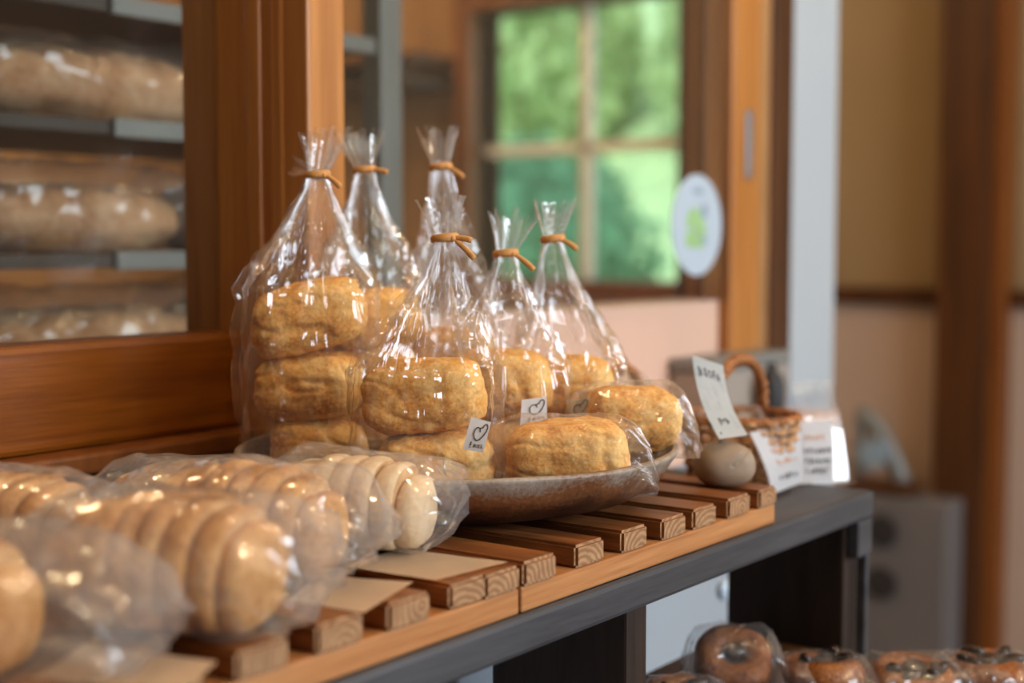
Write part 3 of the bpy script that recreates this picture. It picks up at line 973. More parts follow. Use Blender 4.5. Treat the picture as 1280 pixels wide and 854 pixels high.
def build_plate_goods():
    g3a, g2 = 'scones in the tall bags', 'scones in the tall bags'
    base = PLATE.z + 0.0090
    spec = {}
    # name: (px, depth, heap of scones: (dx px, width m, height m, depth m, rz offset, tilt), ...)
    bags = [
        ('left', 388, 0.865, [(0.061, 0.050, 0.0385, 4, 0.04), (0.064, 0.054, 0.0405, -3, -0.03), (0.070, 0.056, 0.0430, 6, -0.20)],
         [(10, 0.3), (-1, 0.05), (-3, 0.05)]),
        ('behind', 458, 0.925, [(0.060, 0.048, 0.0370, 3, 0.0), (0.064, 0.05, 0.0380, -6, 0.03), (0.064, 0.05, 0.0395, 8, -0.08)], [(4, 0.3), (3, 0.05), (8, 0.05)]),
        ('back', 566, 0.958, [(0.056, 0.046, 0.040, 3, 0.0), (0.056, 0.046, 0.040, -5, 0.0)], [(0, 0.3), (0, 0.05)]),
        ('front', 536, 0.792, [(0.066, 0.052, 0.0405, 4, 0.0), (0.068, 0.054, 0.0415, -5, -0.09)], [(8, 0.1), (-5, 0.05)]),
        ('middle', 634, 0.866, [(0.062, 0.052, 0.041, 6, 0.02), (0.060, 0.052, 0.043, -4, -0.05)], [(-2, 0.1), (-6, 0.05)]),
        ('right', 708, 0.905, [(0.058, 0.050, 0.0375, 5, 0.0), (0.060, 0.052, 0.0390, -7, 0.04)], [(0, 0.25), (0, 0.05)]),
    ]
    where = {'left': 'the leftmost tall bag', 'behind': 'the tall bag behind the leftmost', 'back': 'the farthest tall bag',
             'front': 'the tall bag standing in front', 'middle': 'the tied bag in the middle', 'right': 'the rightmost tied bag'}
    order = {3: ['bottom', 'middle', 'top'], 2: ['lower', 'upper']}
    tops = {}
    seed = 3
    for nm, px, d, heap, shifts in bags:
        z = base if nm in ('middle',) else base + 0.0015
        for i, ((w, dp, h, rz, ty), (sx, tp)) in enumerate(zip(heap, shifts)):
            x, y = ground(px + sx, d)
            words = order[len(heap)][i]
            seed += 1
            z = bun((x, y, z), (w, dp, h), RZ + math.radians(rz), (0.0, ty), seed,
                    '%s golden scone of the %s stacked in %s' % (words, 'three' if len(heap) == 3 else 'two', where[nm]), 'scones stacked in the tied bags', on_plate=(i == 0), taper=tp)
            z -= 0.0036
        tops[nm] = z

    def bag(nm, c_px, d, half, tie, td, lean, toph, sd, label, **kw):
        x, y = ground(c_px, d)
        neck = at(tie[0], tie[1], td)
        return tall_bag((x, y), half, RZ, base - 0.0005, tops[nm] - 0.004, neck, lean, toph, sd, label, **kw)

    e = RT
    b1 = bag('left', 389, 0.865, (0.0385, 0.0325), (397, 219), 0.866, (e.x * 0.22, e.y * 0.22), 0.027, 11,
             'tallest clear cellophane bag on the left of the plate, holding three scones', tuft=12, tails=((1, -0.45),))
    b2 = bag('behind', 460, 0.936, (0.0390, 0.0300), (456, 213), 0.936, (-e.x * 0.22, -e.y * 0.22), 0.026, 23,
             'clear tied bag with its neck just right of the wooden post', tails=((1, 0.1),))
    b3 = bag('back', 562, 0.965, (0.0360, 0.0300), (551, 209), 0.965, (0.0, 0.0), 0.027, 37,
             'clear tied bag farthest back, its gathered neck against the dark window', tails=((1, -0.4),))
    b4 = bag('front', 534, 0.792, (0.0395, 0.0305), (556, 298), 0.792, (-e.x * 0.08, -e.y * 0.08), 0.022, 41,
             'clear tied bag in front with a white label below two scones', tails=((1, 0.15), (1, -0.7)), pleats=21)
    b5 = bag('middle', 632, 0.866, (0.0360, 0.0290), (632, 317), 0.866, (e.x * 0.2, e.y * 0.2), 0.026, 53,
             'clear tied bag between the front one and the rightmost, its neck leaning right', tails=((1, -0.55),))
    b6 = bag('right', 706, 0.905, (0.0370, 0.0290), (691, 299), 0.905, (0.0, 0.0), 0.025, 67,
             'rightmost clear tied bag, its brown tie against the green window', tails=((1, -0.35),))
    sticker(b4, [(589, 521), (614, 528), (604, 566), (578, 562)], (0.7545, 0.7545, 0.752, 0.752), 0.8)
    sticker(b5, [(652, 500), (683, 496), (684, 526), (650, 533)], (0.828, 0.832, 0.829, 0.825), 0.2)
    sticker(b6, [(708, 500), (737, 496), (736, 527), (707, 531)], (0.868, 0.870, 0.868, 0.866), 0.2)

    # two short bags lying in front, one scone each
    for nm, px, d, w, h, dp, rz, ty, sd, tails, tu, lab, blab, slk in (
            ('f7', 711, 0.790, 0.069, 0.044, 0.045, -2, -0.03, 71, (0.026, 0.012), (0.0, 0.1), 'clear flat bag around the single scone at the front rim of the plate', 'single golden scone in the flat bag at the front rim of the plate', 1.05),
            ('f8', 792, 0.848, 0.056, 0.042, 0.040, 4, 0.05, 73, (0.012, 0.009), (0.2, 0.0), 'clear flat bag around the single scone at the right rim of the plate', 'single golden scone in the flat bag at the right rim of the plate', 1.06)):
        x, y = ground(px, d)
        zb = base + 0.004
        bun((x, y, zb), (w, dp, h), RZ + math.radians(rz), (0.04, ty), sd, blab, 'single scones in flat bags', on_plate=True, taper=0.42 if nm == 'f8' else 0.25)
        zb = LAST['zmin']
        root = thing('cellophane_bag', (x, y, zb), lab, 'bag', 'flat cellophane bags on the plate')
        pillow(root, 'bag_film', (x, y, zb - 0.0008), (RT.x, RT.y), w * 1.06, dp * 1.06, h * 1.03, tails, sd, 'film', tu, slk, 0.0022, 0.026)


# ------------------------------------------------------------------ sliced loaves in the foreground
def sliced_loaf(c, L, w, h, n, seed, label, axis=(0.42, -0.91), crust='crust'):
    rnd = random.Random(seed)
    t = thing('sliced_loaf', c, label, 'bread', 'sliced loaves in bags on the rack')
    ax = Vector((axis[0], axis[1], 0)).normalized()
    sd = Vector((-ax.y, ax.x, 0))
    th = L / n
    for i in range(n):
        x = -L / 2 + th * (i + 0.5)
        k = (2 * (i + 0.5) / n - 1)
        sc = math.sqrt(max(0.15, 1 - 0.62 * abs(k) ** 3)) * rnd.uniform(0.97, 1.03)
        lean = rnd.uniform(0.02, 0.22)
        off = Vector((rnd.uniform(-9, 9), rnd.uniform(-9, 9), 0))
        NS = 40
        prof = [(-0.5, 0.80), (-0.5, 0.915), (-0.40, 0.97), (-0.18, 1.0), (0.18, 1.0), (0.40, 0.97), (0.5, 0.915), (0.5, 0.80)]
        if i == 0:                       # the heel is domed and browned all over
            prof = [(-1.0, 0.25), (-0.95, 0.5), (-0.8, 0.75), (-0.5, 0.9), (-0.2, 0.97)] + prof[4:]
        if i == n - 1:
            prof = prof[:4] + [(0.1, 0.985), (0.35, 0.93), (0.52, 0.78), (0.62, 0.5), (0.66, 0.25)]
        rings = []
        for a_, r_ in prof:
            ring = []
            for q in range(NS):
                a = 2 * PI * q / NS
                m = 2.4
                ca, sa = math.cos(a), math.sin(a)
                rr = (abs(ca) ** m + abs(sa) ** m) ** (-1 / m) * r_
                wob = 1 + 0.035 * noise.noise(Vector((ca * 2, sa * 2, 0)) + off)
                yy = ca * rr * w / 2 * sc * wob
                zz = sa * rr * h / 2 * sc * wob
                zz = max(zz, -h / 2 * sc * 0.86)
                p = Vector(c) + ax * (x + a_ * th * 0.97 + lean * zz * 0.4) + sd * yy + Vector((0, 0, zz + h / 2 * sc * 0.86 + 0.0015))
                ring.append(p)
            rings.append(ring)
        bm = bmesh.new()
        loft(bm, rings)
        bm.normal_update()
        for f in bm.faces:
            f.material_index = 1 if abs(f.normal.dot(ax)) > 0.97 and 0 < i < n - 1 else 0
            f.smooth = f.material_index == 0
        link_mesh('slice', bm, [M[crust], M['crumb']], t)
    return t


def build_front_bags():
    z = 0.7806
    # x, y, length, width, height, slices, bag tails (far, near), label bits
    spec = [
        ('n1', 0.278, 0.482, 0.086, 0.068, 0.052, 8, (0.030, 0.054), 'crust', 'nearest, at the bottom left corner', 1.14),
        ('n2', 0.376, 0.454, 0.086, 0.072, 0.056, 8, (0.016, 0.022), 'crust', 'in front, second from the left, showing brown slice edges', 1.04),
        ('n3', 0.458, 0.498, 0.090, 0.070, 0.053, 8, (0.018, 0.020), 'crust', 'between the brown sliced one and the pale one', 1.05),
        ('n4', 0.531, 0.496, 0.080, 0.064, 0.048, 7, (0.014, 0.016), 'pale_crust', 'palest, right beside the plate', 1.05),
        ('r1', 0.382, 0.580, 0.088, 0.068, 0.050, 8, (0.014, 0.018), 'crust', 'in the back row at the left edge, below the window rail', 1.05),
        ('r2', 0.510, 0.598, 0.072, 0.062, 0.037, 6, (0.012, 0.020), 'crust', 'in the back row, behind the pale loaf', 1.10),
    ]
    for i, (nm, x, y, L, w, h, n, tails, cr, words, slack) in enumerate(spec):
        sliced_loaf((x, y, z + 0.0015), L, w, h, n, 100 + i, '%ssliced loaf, %s' % ('' if cr == 'crust' else 'pale ', words), crust=cr)
        root = thing('bread_bag', (x, y, z), 'clear bag, %s' % words, 'bag', 'clear bread bags on the rack')
        pillow(root, 'bag_film', (x, y, z), (0.42, -0.91), L * 1.03, w * 1.02, h * 0.98, tails, 140 + i, 'film_thick', (0.22, 0.25 if nm != 'n4' else 0.36), slack, 0.0062, 0.046)
    # cream price cards lying on the slats
    g = 'cream cards lying on the rack'
    cards = [
        ([(500, 687), (636, 704), (545, 727), (428, 709)], 'cream paper card lying on the slats in front of the pale loaf'),
        ([(395, 720), (517, 729), (455, 768), (362, 752)], 'cream paper card on the rack between the brown loaf and another card'),
        ([(108, 806), (272, 829), (232, 866), (40, 852)], 'cream paper card nearest the bottom left corner of the rack'),
    ]
    for k, (cs, lab) in enumerate(cards):
        P = [on_z(x, y, 0.7808) for x, y in cs]
        bm = bmesh.new()
        nu, nv = 8, 6
        rows = []
        for j in range(nv + 1):
            row = []
            for i in range(nu + 1):
                a = P[0] + (P[1] - P[0]) * (i / nu)
                b = P[3] + (P[2] - P[3]) * (i / nu)
                p = a + (b - a) * (j / nv)
                p.z = 0.7812 + 0.0008 * (i / nu - 0.5) ** 2
                row.append(bm.verts.new(p))
            rows.append(row)
        for j in range(nv):
            for i in range(nu):
                bm.faces.new((rows[j][i], rows[j + 1][i], rows[j + 1][i + 1], rows[j][i + 1]))
        bmesh.ops.solidify(bm, geom=bm.faces[:], thickness=-0.0005)
        o = link_mesh('price_card', bm, M['kraft'])
        tag(o, lab, 'card', g)


# ------------------------------------------------------------------ right end of the bench
def add_braid(bm, pts, R, r, turns, strands=2, seg=6, phase=0.0):
    """strands wound round a path"""
    pts = [Vector(p) for p in pts]
    n = len(pts)
    for s in range(strands):
        path = []
        ref = None
        for i, p in enumerate(pts):
            t = (pts[min(i + 1, n - 1)] - pts[max(i - 1, 0)]).normalized()
            if ref is None:
                ref = Vector((0, 0, 1)) if abs(t.z) < 0.9 else Vector((1, 0, 0))
            a = (ref - t * ref.dot(t)).normalized()
            ref = a
            b = t.cross(a)
            w = 2 * PI * (turns * i / (n - 1) + s / strands) + phase
            path.append(p + a * (math.cos(w) * R) + b * (math.sin(w) * R))
        add_tube(bm, path, r, seg)


def basket(c, rad, hgt, arch, hdir, label, seed):
    t = thing('wicker_basket', c, label, 'basket', 'wicker baskets on the bench')
    c = Vector(c)
    bm = bmesh.new()
    rows, NS = 8, 96
    for j in range(rows):
        z = 0.003 + (hgt - 0.004) * j / (rows - 1)
        rr = rad * (0.82 + 0.18 * j / (rows - 1))
        pts = [c + Vector((math.cos(2 * PI * k / NS) * (rr + 0.0016 * math.cos(PI * (k // 3 + j))), math.sin(2 * PI * k / NS) * (rr + 0.0016 * math.cos(PI * (k // 3 + j))), z)) for k in range(NS + 1)]
        add_tube(bm, pts, 0.0021, 6, False)
    for k in range(24):
        a = 2 * PI * k / 24
        add_tube(bm, [c + Vector((math.cos(a) * rad * 0.82, math.sin(a) * rad * 0.82, 0.001)), c + Vector((math.cos(a) * rad, math.sin(a) * rad, hgt))], 0.0015, 6)
    bmesh.ops.create_cone(bm, cap_ends=True, segments=32, radius1=rad * 0.82, radius2=rad * 0.82, depth=0.003, matrix=Matrix.Translation(c + Vector((0, 0, 0.0015))))
    link_mesh('woven_body', bm, M['wicker_light'], t, smooth=True)
    bm = bmesh.new()
    pts = [c + Vector((math.cos(2 * PI * k / 72) * rad, math.sin(2 * PI * k / 72) * rad, hgt)) for k in range(73)]
    add_braid(bm, pts, 0.0018, 0.0022, 22)
    link_mesh('braided_rim', bm, M['wicker'], t, smooth=True)
    bm = bmesh.new()
    hd = Vector((hdir[0], hdir[1], 0)).normalized()
    pts = [c + hd * (math.cos(PI * k / 40) * rad) + Vector((0, 0, hgt + arch * math.sin(PI * k / 40) ** 0.75)) for k in range(41)]
    add_braid(bm, pts, 0.0024, 0.0028, 11)
    link_mesh('basket_handle', bm, M['wicker'], t, smooth=True)
    return t


def card_sheet(name, P, mat, parent=None, thick=0.0006, curl=0.0, nu=8, nv=8):
    tl, tr, br, bl = [Vector(p) for p in P]
    nrm = (tr - tl).cross(bl - tl).normalized()
    if nrm.dot(FWD) > 0:
        nrm = -nrm

    def uv(u, v, lift=0.0):
        a = tl + (tr - tl) * u
        b = bl + (br - bl) * u
        return a + (b - a) * v + nrm * (curl * math.sin(PI * v) + lift)
    bm = bmesh.new()
    g = [[bm.verts.new(uv(i / nu, j / nv)) for i in range(nu + 1)] for j in range(nv + 1)]
    for j in range(nv):
        for i in range(nu):
            bm.faces.new((g[j][i], g[j + 1][i], g[j + 1][i + 1], g[j][i + 1]))
    bmesh.ops.solidify(bm, geom=bm.faces[:], thickness=thick)
    return link_mesh(name, bm, mat, parent), uv


def scribble(uv, rows, mat, parent, name, seed, r=0.00045):
    """rows of loose handwriting: (u0, u1, v, size)"""
    rnd = random.Random(seed)
    for u0, u1, v, s in rows:
        bm = bmesh.new()
        u = u0
        while u < u1:
            for _ in range(3):
                a = (u + rnd.uniform(0, s * 0.8), v + rnd.uniform(-s, s) * 0.5)
                b = (u + rnd.uniform(0, s * 0.8), v + rnd.uniform(-s, s) * 0.5)
                m = ((a[0] + b[0]) / 2 + rnd.uniform(-s, s) * 0.2, (a[1] + b[1]) / 2 + rnd.uniform(-s, s) * 0.2)
                add_tube(bm, [uv(*a, 0.0006), uv(*m, 0.0006), uv(*b, 0.0006)], r, 5)
            u += s * 1.15
        link_mesh(name, bm, mat, parent)


def build_right_end():
    zt = 0.7552
    # stone that holds the leaning sign
    bm = bmesh.new()
    bmesh.ops.create_icosphere(bm, subdivisions=5, radius=1.0)
    sc = Vector((0.0197, 0.0165, 0.0145))
    e1, e2 = RT, Vector((RT.y * -1, RT.x, 0))
    x, y = ground(907, 0.908)
    for v in bm.verts:
        p = v.co.copy()
        n = 2.3
        p *= (abs(p.x) ** n + abs(p.y) ** n + abs(p.z) ** n) ** (-1 / n)
        lump = 1 + 0.06 * noise.noise(p * 1.3 + Vector((4, 2, 9)))
        # a groove across the upper right shoulder
        g = p.x * 0.8 + p.z * -0.75 - 0.12 + 0.18 * p.x * p.x
        gr = math.exp(-(g / 0.04) ** 2) * (p.z > 0.0) * (p.x > -0.45)
        p *= lump * (1 - 0.12 * gr)
        q = e1 * (p.x * sc.x) + e2 * (p.y * sc.y) + Vector((0, 0, max(p.z, -0.93) * sc.z))
        v.co = q + Vector((x, y, 0.7803 + sc.z * 0.93))
    o = link_mesh('river_stone', bm, M['stone'], smooth=True, loc=(x, y, 0.7803))
    tag(o, 'smooth grey brown stone sitting on the last slat of the rack', 'stone')
    # white sign clipped above the stone
    P = [at(865, 444, 0.916), at(904, 457, 0.932), at(935, 544, 0.914), at(899, 549, 0.899)]
    t = thing('price_sign', at(902, 552, 0.905), 'white plastic sleeved sign leaning back above the grey stone', 'sign')
    s, uv = card_sheet('sign_card', P, M['paper'], t, 0.0008, -0.0045)
    scribble(uv, [(0.12, 0.80, 0.17, 0.13), (0.3, 0.6, 0.78, 0.10)], M['ink_soft'], s, 'lettering', 4, 0.0004)
    card_sheet('clear_sleeve', [p + (p - sum(P, Vector()) / 4) * 0.04 - FWD * 0.0012 for p in P], M['glass'], t, 0.0005, -0.0045)
    bm = bmesh.new()
    a = at(901, 541, 0.902)
    b = Vector((x, y, 0.7803 + sc.z * 1.86)) + RT * -0.003
    add_tube(bm, [a, (a + b) / 2 + RT * 0.001, b], 0.0007, 6)
    link_mesh('wire_clip', bm, M['steel'], t)
    # two handwritten cards and an acrylic stand at the bench end
    P = [at(937, 541, 1.004), at(996, 529, 1.05), at(1001, 604, 1.05), at(966, 617.5, 1.006)]
    cA = thing('product_card', (P[3] + P[2]) / 2, 'white handwritten card with orange writing at the bench end, behind the stone', 'card', 'white handwritten cards at the bench end')
    s, uv = card_sheet('card_sheet', P, M['paper'], cA, 0.0006, 0.002)
    scribble(uv, [(0.25, 0.8, 0.35, 0.10), (0.3, 0.85, 0.55, 0.10)], M['ink_orange'], s, 'orange_lettering', 5, 0.0005)
    scribble(uv, [(0.35, 0.9, 0.1, 0.1), (0.3, 0.85, 0.80, 0.10)], M['ink_soft'], s, 'grey_lettering', 6, 0.0005)
    P = [at(996, 528, 1.060), at(1040, 525, 1.068), at(1042, 603, 1.062), at(1001, 605, 1.055)]
    cB = thing('product_card', (P[3] + P[2]) / 2, 'white handwritten card with three grey lines, in front of the clear stand', 'card', 'white handwritten cards at the bench end')
    s, uv = card_sheet('card_sheet', P, M['paper'], cB, 0.0006, 0.001)
    scribble(uv, [(0.15, 0.85, 0.48, 0.10), (0.15, 0.85, 0.64, 0.10), (0.15, 0.85, 0.80, 0.10)], M['ink_soft'], s, 'grey_lettering', 7, 0.0005)
    scribble(uv, [(0.2, 0.7, 0.26, 0.10)], M['ink_orange'], s, 'orange_lettering', 8, 0.0005)
    st = thing('acrylic_stand', at(1030, 603, 1.085), 'shiny clear acrylic card stand at the right end of the bench', 'stand')
    P = [at(990, 478, 1.092), at(1039, 475, 1.106), at(1061, 600, 1.086), at(1004, 601, 1.070)]
    card_sheet('back_panel', P, M['acrylic'], st, 0.002, 0.003)
    card_sheet('foot_panel', [P[3], P[2], P[2] - Vector((0.010, 0.012, 0)), P[3] - Vector((0.010, 0.012, 0))], M['acrylic'], st, 0.0015)
    # wicker baskets
    bx, by = ground(926, 1.05)
    basket((bx, by, zt), 0.0430, 0.052, 0.042, Vector((1, 0.05, 0)), 'small round wicker basket with arched handle behind the leaning sign', 5)
    bx2, by2 = ground(777, 1.065)
    basket((bx2, by2, zt), 0.0320, 0.050, 0.036, Vector((1, 0.05, 0)), 'small wicker basket with braided handle, behind the plate', 6)
    # bagged rolls inside the baskets
    r = thing('bread_bag', (bx2, by2, zt + 0.02), 'hazy clear bread bag standing in the basket behind the plate', 'bag', 'bread bags in the baskets')
    x3, y3 = ground(812, 1.09)
    pillow(r, 'bag_film', (bx2 + 0.002, by2 + 0.002, zt + 0.006), (RT.x, RT.y), 0.038, 0.036, 0.078, (0.003, 0.010), 81, 'film_far', (0.1, 0.0), 1.0, 0.004, 0.03)
    roll((bx2, by2, zt + 0.008), 0.018, 0.040, 82, 'brown roll in the hazy bag in the basket behind the plate', 'rolls in the baskets')
    r = thing('bread_bag', (bx, by, zt + 0.02), 'clear bread bag lying in the basket behind the leaning sign', 'bag', 'bread bags in the baskets')
    pillow(r, 'bag_film', (bx - 0.004, by + 0.003, zt + 0.006), (RT.x, RT.y), 0.046, 0.036, 0.054, (0.008, 0.008), 83, 'film_far', (0.2, 0.0), 1.0, 0.004, 0.03)
    roll((bx - 0.004, by + 0.003, zt + 0.008), 0.020, 0.036, 84, 'brown roll in the bag in the basket behind the leaning sign', 'rolls in the baskets')


def roll(c, r, h, seed, label, group, mat='far_crust', name='bread_roll'):
    bm = bmesh.new()
    bmesh.ops.create_icosphere(bm, subdivisions=4, radius=1.0)
    off = Vector((seed, seed * 2.2, 1))
    for v in bm.verts:
        p = v.co.copy()
        k = 1 + 0.07 * noise.noise(p * 1.6 + off)
        slash = math.exp(-(p.x * 5 + 0.6 * p.y) ** 2) * max(0, p.z) * 0.10
        p = p * (k - slash)
        v.co = Vector((p.x * r, p.y * r, max(p.z, -0.8) * h / 1.8 + 0.8 * h / 1.8)) + Vector(c)
    o = link_mesh(name, bm, M[mat], smooth=True, loc=c)
    tag(o, label, 'bread', group)
    return o


# ------------------------------------------------------------------ things below the bench
def build_below():
    zt = 0.640
    t = thing('low_display_stand', (0.83, 0.36, 0), 'low wooden stand under the bench end carrying the bagged bagels', 'stand')
    box('stand_top', (0.692, 0.952), (0.20, 0.50), (zt - 0.02, zt), M['trim_dark'], t, 0.002)
    for x in (0.71, 0.934):
        for y in (0.22, 0.48):
            box('leg', (x - 0.015, x + 0.015), (y - 0.015, y + 0.015), (0, zt - 0.02), M['trim_dark'], t, 0.002)
    # px, depth, radius, height, chocolate topping?, kind, label
    spec = [
        (921, 0.915, 0.0265, 0.021, 0.0055, 'bagel with a dark chocolate piece in its hole, tallest below the bench'),
        (1036, 0.905, 0.0275, 0.022, 0.004, 'plump bagel in front of the dark bench leg'),
        (855, 0.86, 0.0245, 0.020, 0.0, 'chocolate topped bagel between two others under the bench beam'),
        (806, 0.82, 0.0205, 0.020, 0.0, 'leftmost bagel, at the bottom edge beneath the bench beam'),
        (960, 0.84, 0.0250, 0.018, 0.0, 'bagel at the bottom edge below the one with chocolate in its hole'),
        (1075, 0.83, 0.0260, 0.018, 0.0, 'bagel at the bottom edge in front of the plump one'),
        (1150, 0.90, 0.0280, 0.022, 0.0, 'bagel second from the right, below the grey cabinet'),
        (1245, 0.92, 0.0280, 0.020, 0.0, 'rightmost bagel, in the bottom right corner'),
    ]
    blabs = ['over the bagel with chocolate in its hole', 'over the plump bagel before the dark leg', 'over the bagel between two others under the beam', 'over the leftmost bagel', 'below the bagel with chocolate in its hole', 'at the bottom edge before the plump bagel', 'over the bagel second from the right', 'in the bottom right corner']
    for i, (px, d, R, rr, lift, lab) in enumerate(spec):
        blab = blabs[i]
        x, y = ground(px, d)
        z = zt + 0.002
        root = thing('bagel', (x, y, z), lab, 'bagel', 'bagels on the low stand')
        rnd = random.Random(i)
        bm = bmesh.new()
        NU, NV = 56, 24
        vs = []
        off = Vector((i * 3.0, 1, 2))
        R0 = R * 0.62
        r0 = R * 0.385
        tilt = 0.6 if lift > 0.005 else rnd.uniform(-0.1, 0.25)
        Rm = Matrix.Rotation(tilt, 3, Vector((RT.x, RT.y, 0)))
        for a in range(NU):
            row = []
            th = 2 * PI * a / NU
            for b in range(NV):
                ph = 2 * PI * b / NV
                rad = R0 + r0 * math.cos(ph)
                p = Vector((math.cos(th) * rad, math.sin(th) * rad, r0 * 1.0 * math.sin(ph)))
                p *= 1 + 0.10 * noise.noise(p * 60 + off)
                p = Rm @ p
                row.append(bm.verts.new(p + Vector((x, y, z + r0 + lift + R * abs(math.sin(tilt)) * 0.35))))
            vs.append(row)
        for a in range(NU):
            for b in range(NV):
                bm.faces.new((vs[a][b], vs[(a + 1) % NU][b], vs[(a + 1) % NU][(b + 1) % NV], vs[a][(b + 1) % NV]))
        link_mesh('bagel_ring', bm, M['bagel'], root, smooth=True)
        bm = bmesh.new()
        for k in range(5 if i else 0):
            a = rnd.uniform(0, 2 * PI)
            p = Rm @ Vector((math.cos(a) * R0 * 0.9, math.sin(a) * R0 * 0.9, r0 * 0.92))
            m = Matrix.Translation(p + Vector((x, y, z + r0 + lift + R * abs(math.sin(tilt)) * 0.35))) @ Euler((rnd.random(), rnd.random(), rnd.random() * 3)).to_matrix().to_4x4() @ Matrix.Diagonal((R * 0.32, R * 0.2, R * 0.14, 1))
            bmesh.ops.create_icosphere(bm, subdivisions=2, radius=1.0, matrix=m)
        top = Vector((x, y, z + r0 + lift + R * abs(math.sin(tilt)) * 0.35))
        bmesh.ops.create_icosphere(bm, subdivisions=2, radius=1.0, matrix=Matrix.Translation(Rm @ Vector((R * 0.1, 0, r0 * 0.6)) + top) @ Matrix.Diagonal((R * 0.36, R * 0.30, R * 0.22, 1)))
        link_mesh('chocolate_chunks', bm, M['choc'], root, smooth=True)
        br = thing('bagel_bag', (x, y, zt), 'clear film bag, ' + blab, 'bag', 'clear bags round the bagels')
        pillow(br, 'bag_film', (x, y, zt + 0.0005), (RT.x, RT.y), R * 2.06, R * 2.06, (r0 * 2 + lift + R * abs(math.sin(tilt)) * 1.0) * 1.10, (0.004, 0.006), 200 + i, 'film_far', (0.1, 0.1), 1.0, 0.003, 0.02)

    # white bag hanging on the wall below the bench
    t = thing('hanging_bag', (1.02, 0.735, 0.3), 'white bag with grey handles hanging below the bench between two legs', 'bag')
    cr = Crumple(7, 0.07)
    rings = []
    for j in range(25):
        v = j / 24
        z = 0.30 + 0.36 * v
        w = 0.15 * (1 - 0.10 * v)
        ring = []
        for k in range(64):
            a = 2 * PI * k / 64
            p = Vector((1.03 + math.cos(a) * w, 0.722 + math.sin(a) * (0.026 - 0.014 * v), z))
            q = p + Vector((0, 0.006 * cr(p), 0)) - Vector((0, 0.003, 0))
            q.y = min(q.y, WY + 0.006)
            ring.append(q)
        rings.append(ring)
    bm = bmesh.new()
    loft(bm, rings, True, True)
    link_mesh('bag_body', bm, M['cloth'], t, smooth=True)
    for dx in (-0.035, 0.035):
        bm = bmesh.new()
        pts = [Vector((1.03 + dx + 0.022 * math.cos(PI * k / 16), 0.708, 0.655 + 0.055 * math.sin(PI * k / 16))) for k in range(17)]
        add_tube(bm, pts, 0.006, 8, True, 0.4)
        link_mesh('bag_handle', bm, M['grey_ink'], t, smooth=True)
    bm = bmesh.new()
    bmesh.ops.create_uvsphere(bm, u_segments=24, v_segments=12, radius=0.009, matrix=Matrix.Translation(at(905, 738, 1.16)) @ Matrix.Diagonal((1, 0.6, 1, 1)))
    link_mesh('glint_disc', bm, M['glint'], t, smooth=True)  # added pale disc, stands in for a blurred specular highlight

    # grey cabinet beyond the bench and the small appliance on it
    cx0, cx1, cy0, cy1, ct = 2.80, 2.896, 0.985, 1.32, 0.405
    t = thing('grey_cabinet', ((cx0 + cx1) / 2, (cy0 + cy1) / 2, 0), 'low grey cabinet with two dark round openings, left of the brown upright', 'cabinet')
    box('cabinet_body', (cx0, cx1), (cy0, cy1), (0, ct), M['grey_cab'], t, 0.006)
    for z in (0.336, 0.226):
        bm = bmesh.new()
        bmesh.ops.create_cone(bm, cap_ends=True, segments=28, radius1=0.034, radius2=0.030, depth=0.012, matrix=Matrix.Translation((cx0 - 0.003, 1.12, z)) @ Matrix.Rotation(PI / 2, 4, 'Y'))
        link_mesh('round_opening', bm, M['black_rubber'], t, smooth=False)
    x, y = 2.85, 1.155
    t = thing('metal_device', (x, y, ct), 'small grey metal device with a pale round disc, on the grey cabinet', 'device')
    bm = bmesh.new()
    add_box(bm, (x - 0.04, x + 0.04), (y - 0.085, y + 0.055), (ct + 0.001, ct + 0.03), 0.008)
    link_mesh('device_base', bm, M['trim_dark'], t)
    bm = bmesh.new()
    pts = [Vector((x, y + 0.045 - 0.035 * math.sin(PI * f) * 0 - 0.10 * f, ct + 0.165 - 0.14 * f ** 1.8)) for f in [k / 14 for k in range(15)]]
    add_tube(bm, pts, [0.020] * 15, 10, True, 0.8)
    link_mesh('curved_arm', bm, M['grey_metal'], t, smooth=True)
    bm = bmesh.new()
    add_box(bm, (x - 0.012, x + 0.012), (y + 0.03, y + 0.05), (ct + 0.03, ct + 0.165), 0.004)
    link_mesh('upright', bm, M['grey_metal'], t)
    bm = bmesh.new()
    bmesh.ops.create_cone(bm, cap_ends=True, segments=32, radius1=0.030, radius2=0.030, depth=0.02, matrix=Matrix.Translation((x - 0.03, y, ct + 0.085)) @ Matrix.Rotation(PI / 2, 4, 'Y'))
    link_mesh('round_disc', bm, M['grey_ink'], t)
    # narrow ledge along the wall beyond the bench with two small things on it
    t = thing('wall_ledge', (1.28, 0.70, 0.73), 'narrow beige ledge along the wall beyond the bench', 'ledge')
    box('ledge_board', (1.05, 1.50), (0.655, 0.744), (0.728, 0.745), M['panel'], t, 0.002)
    for xx in (1.09, 1.46):
        box('bracket', (xx - 0.008, xx + 0.008), (0.67, 0.744), (0.68, 0.728), M['trim_dark'], t, 0.001)
    t = thing('storage_box', (1.36, 0.71, 0.745), 'grey box on the wall ledge behind the basket handle', 'box')
    box('box_body', (1.275, 1.445), (0.69, 0.742), (0.7455, 0.803), M['grey_box'], t, 0.004)
    box('box_lid', (1.272, 1.448), (0.688, 0.744), (0.803, 0.816), M['grey_metal'], t, 0.003)
    bm = bmesh.new()
    add_lathe(bm, [(0, 0.0), (0.013, 0.0), (0.0145, 0.003), (0.0145, 0.040), (0.011, 0.050), (0.006, 0.055), (0.006, 0.062), (0, 0.062)], 32, (1.365, 0.672, 0.7455))
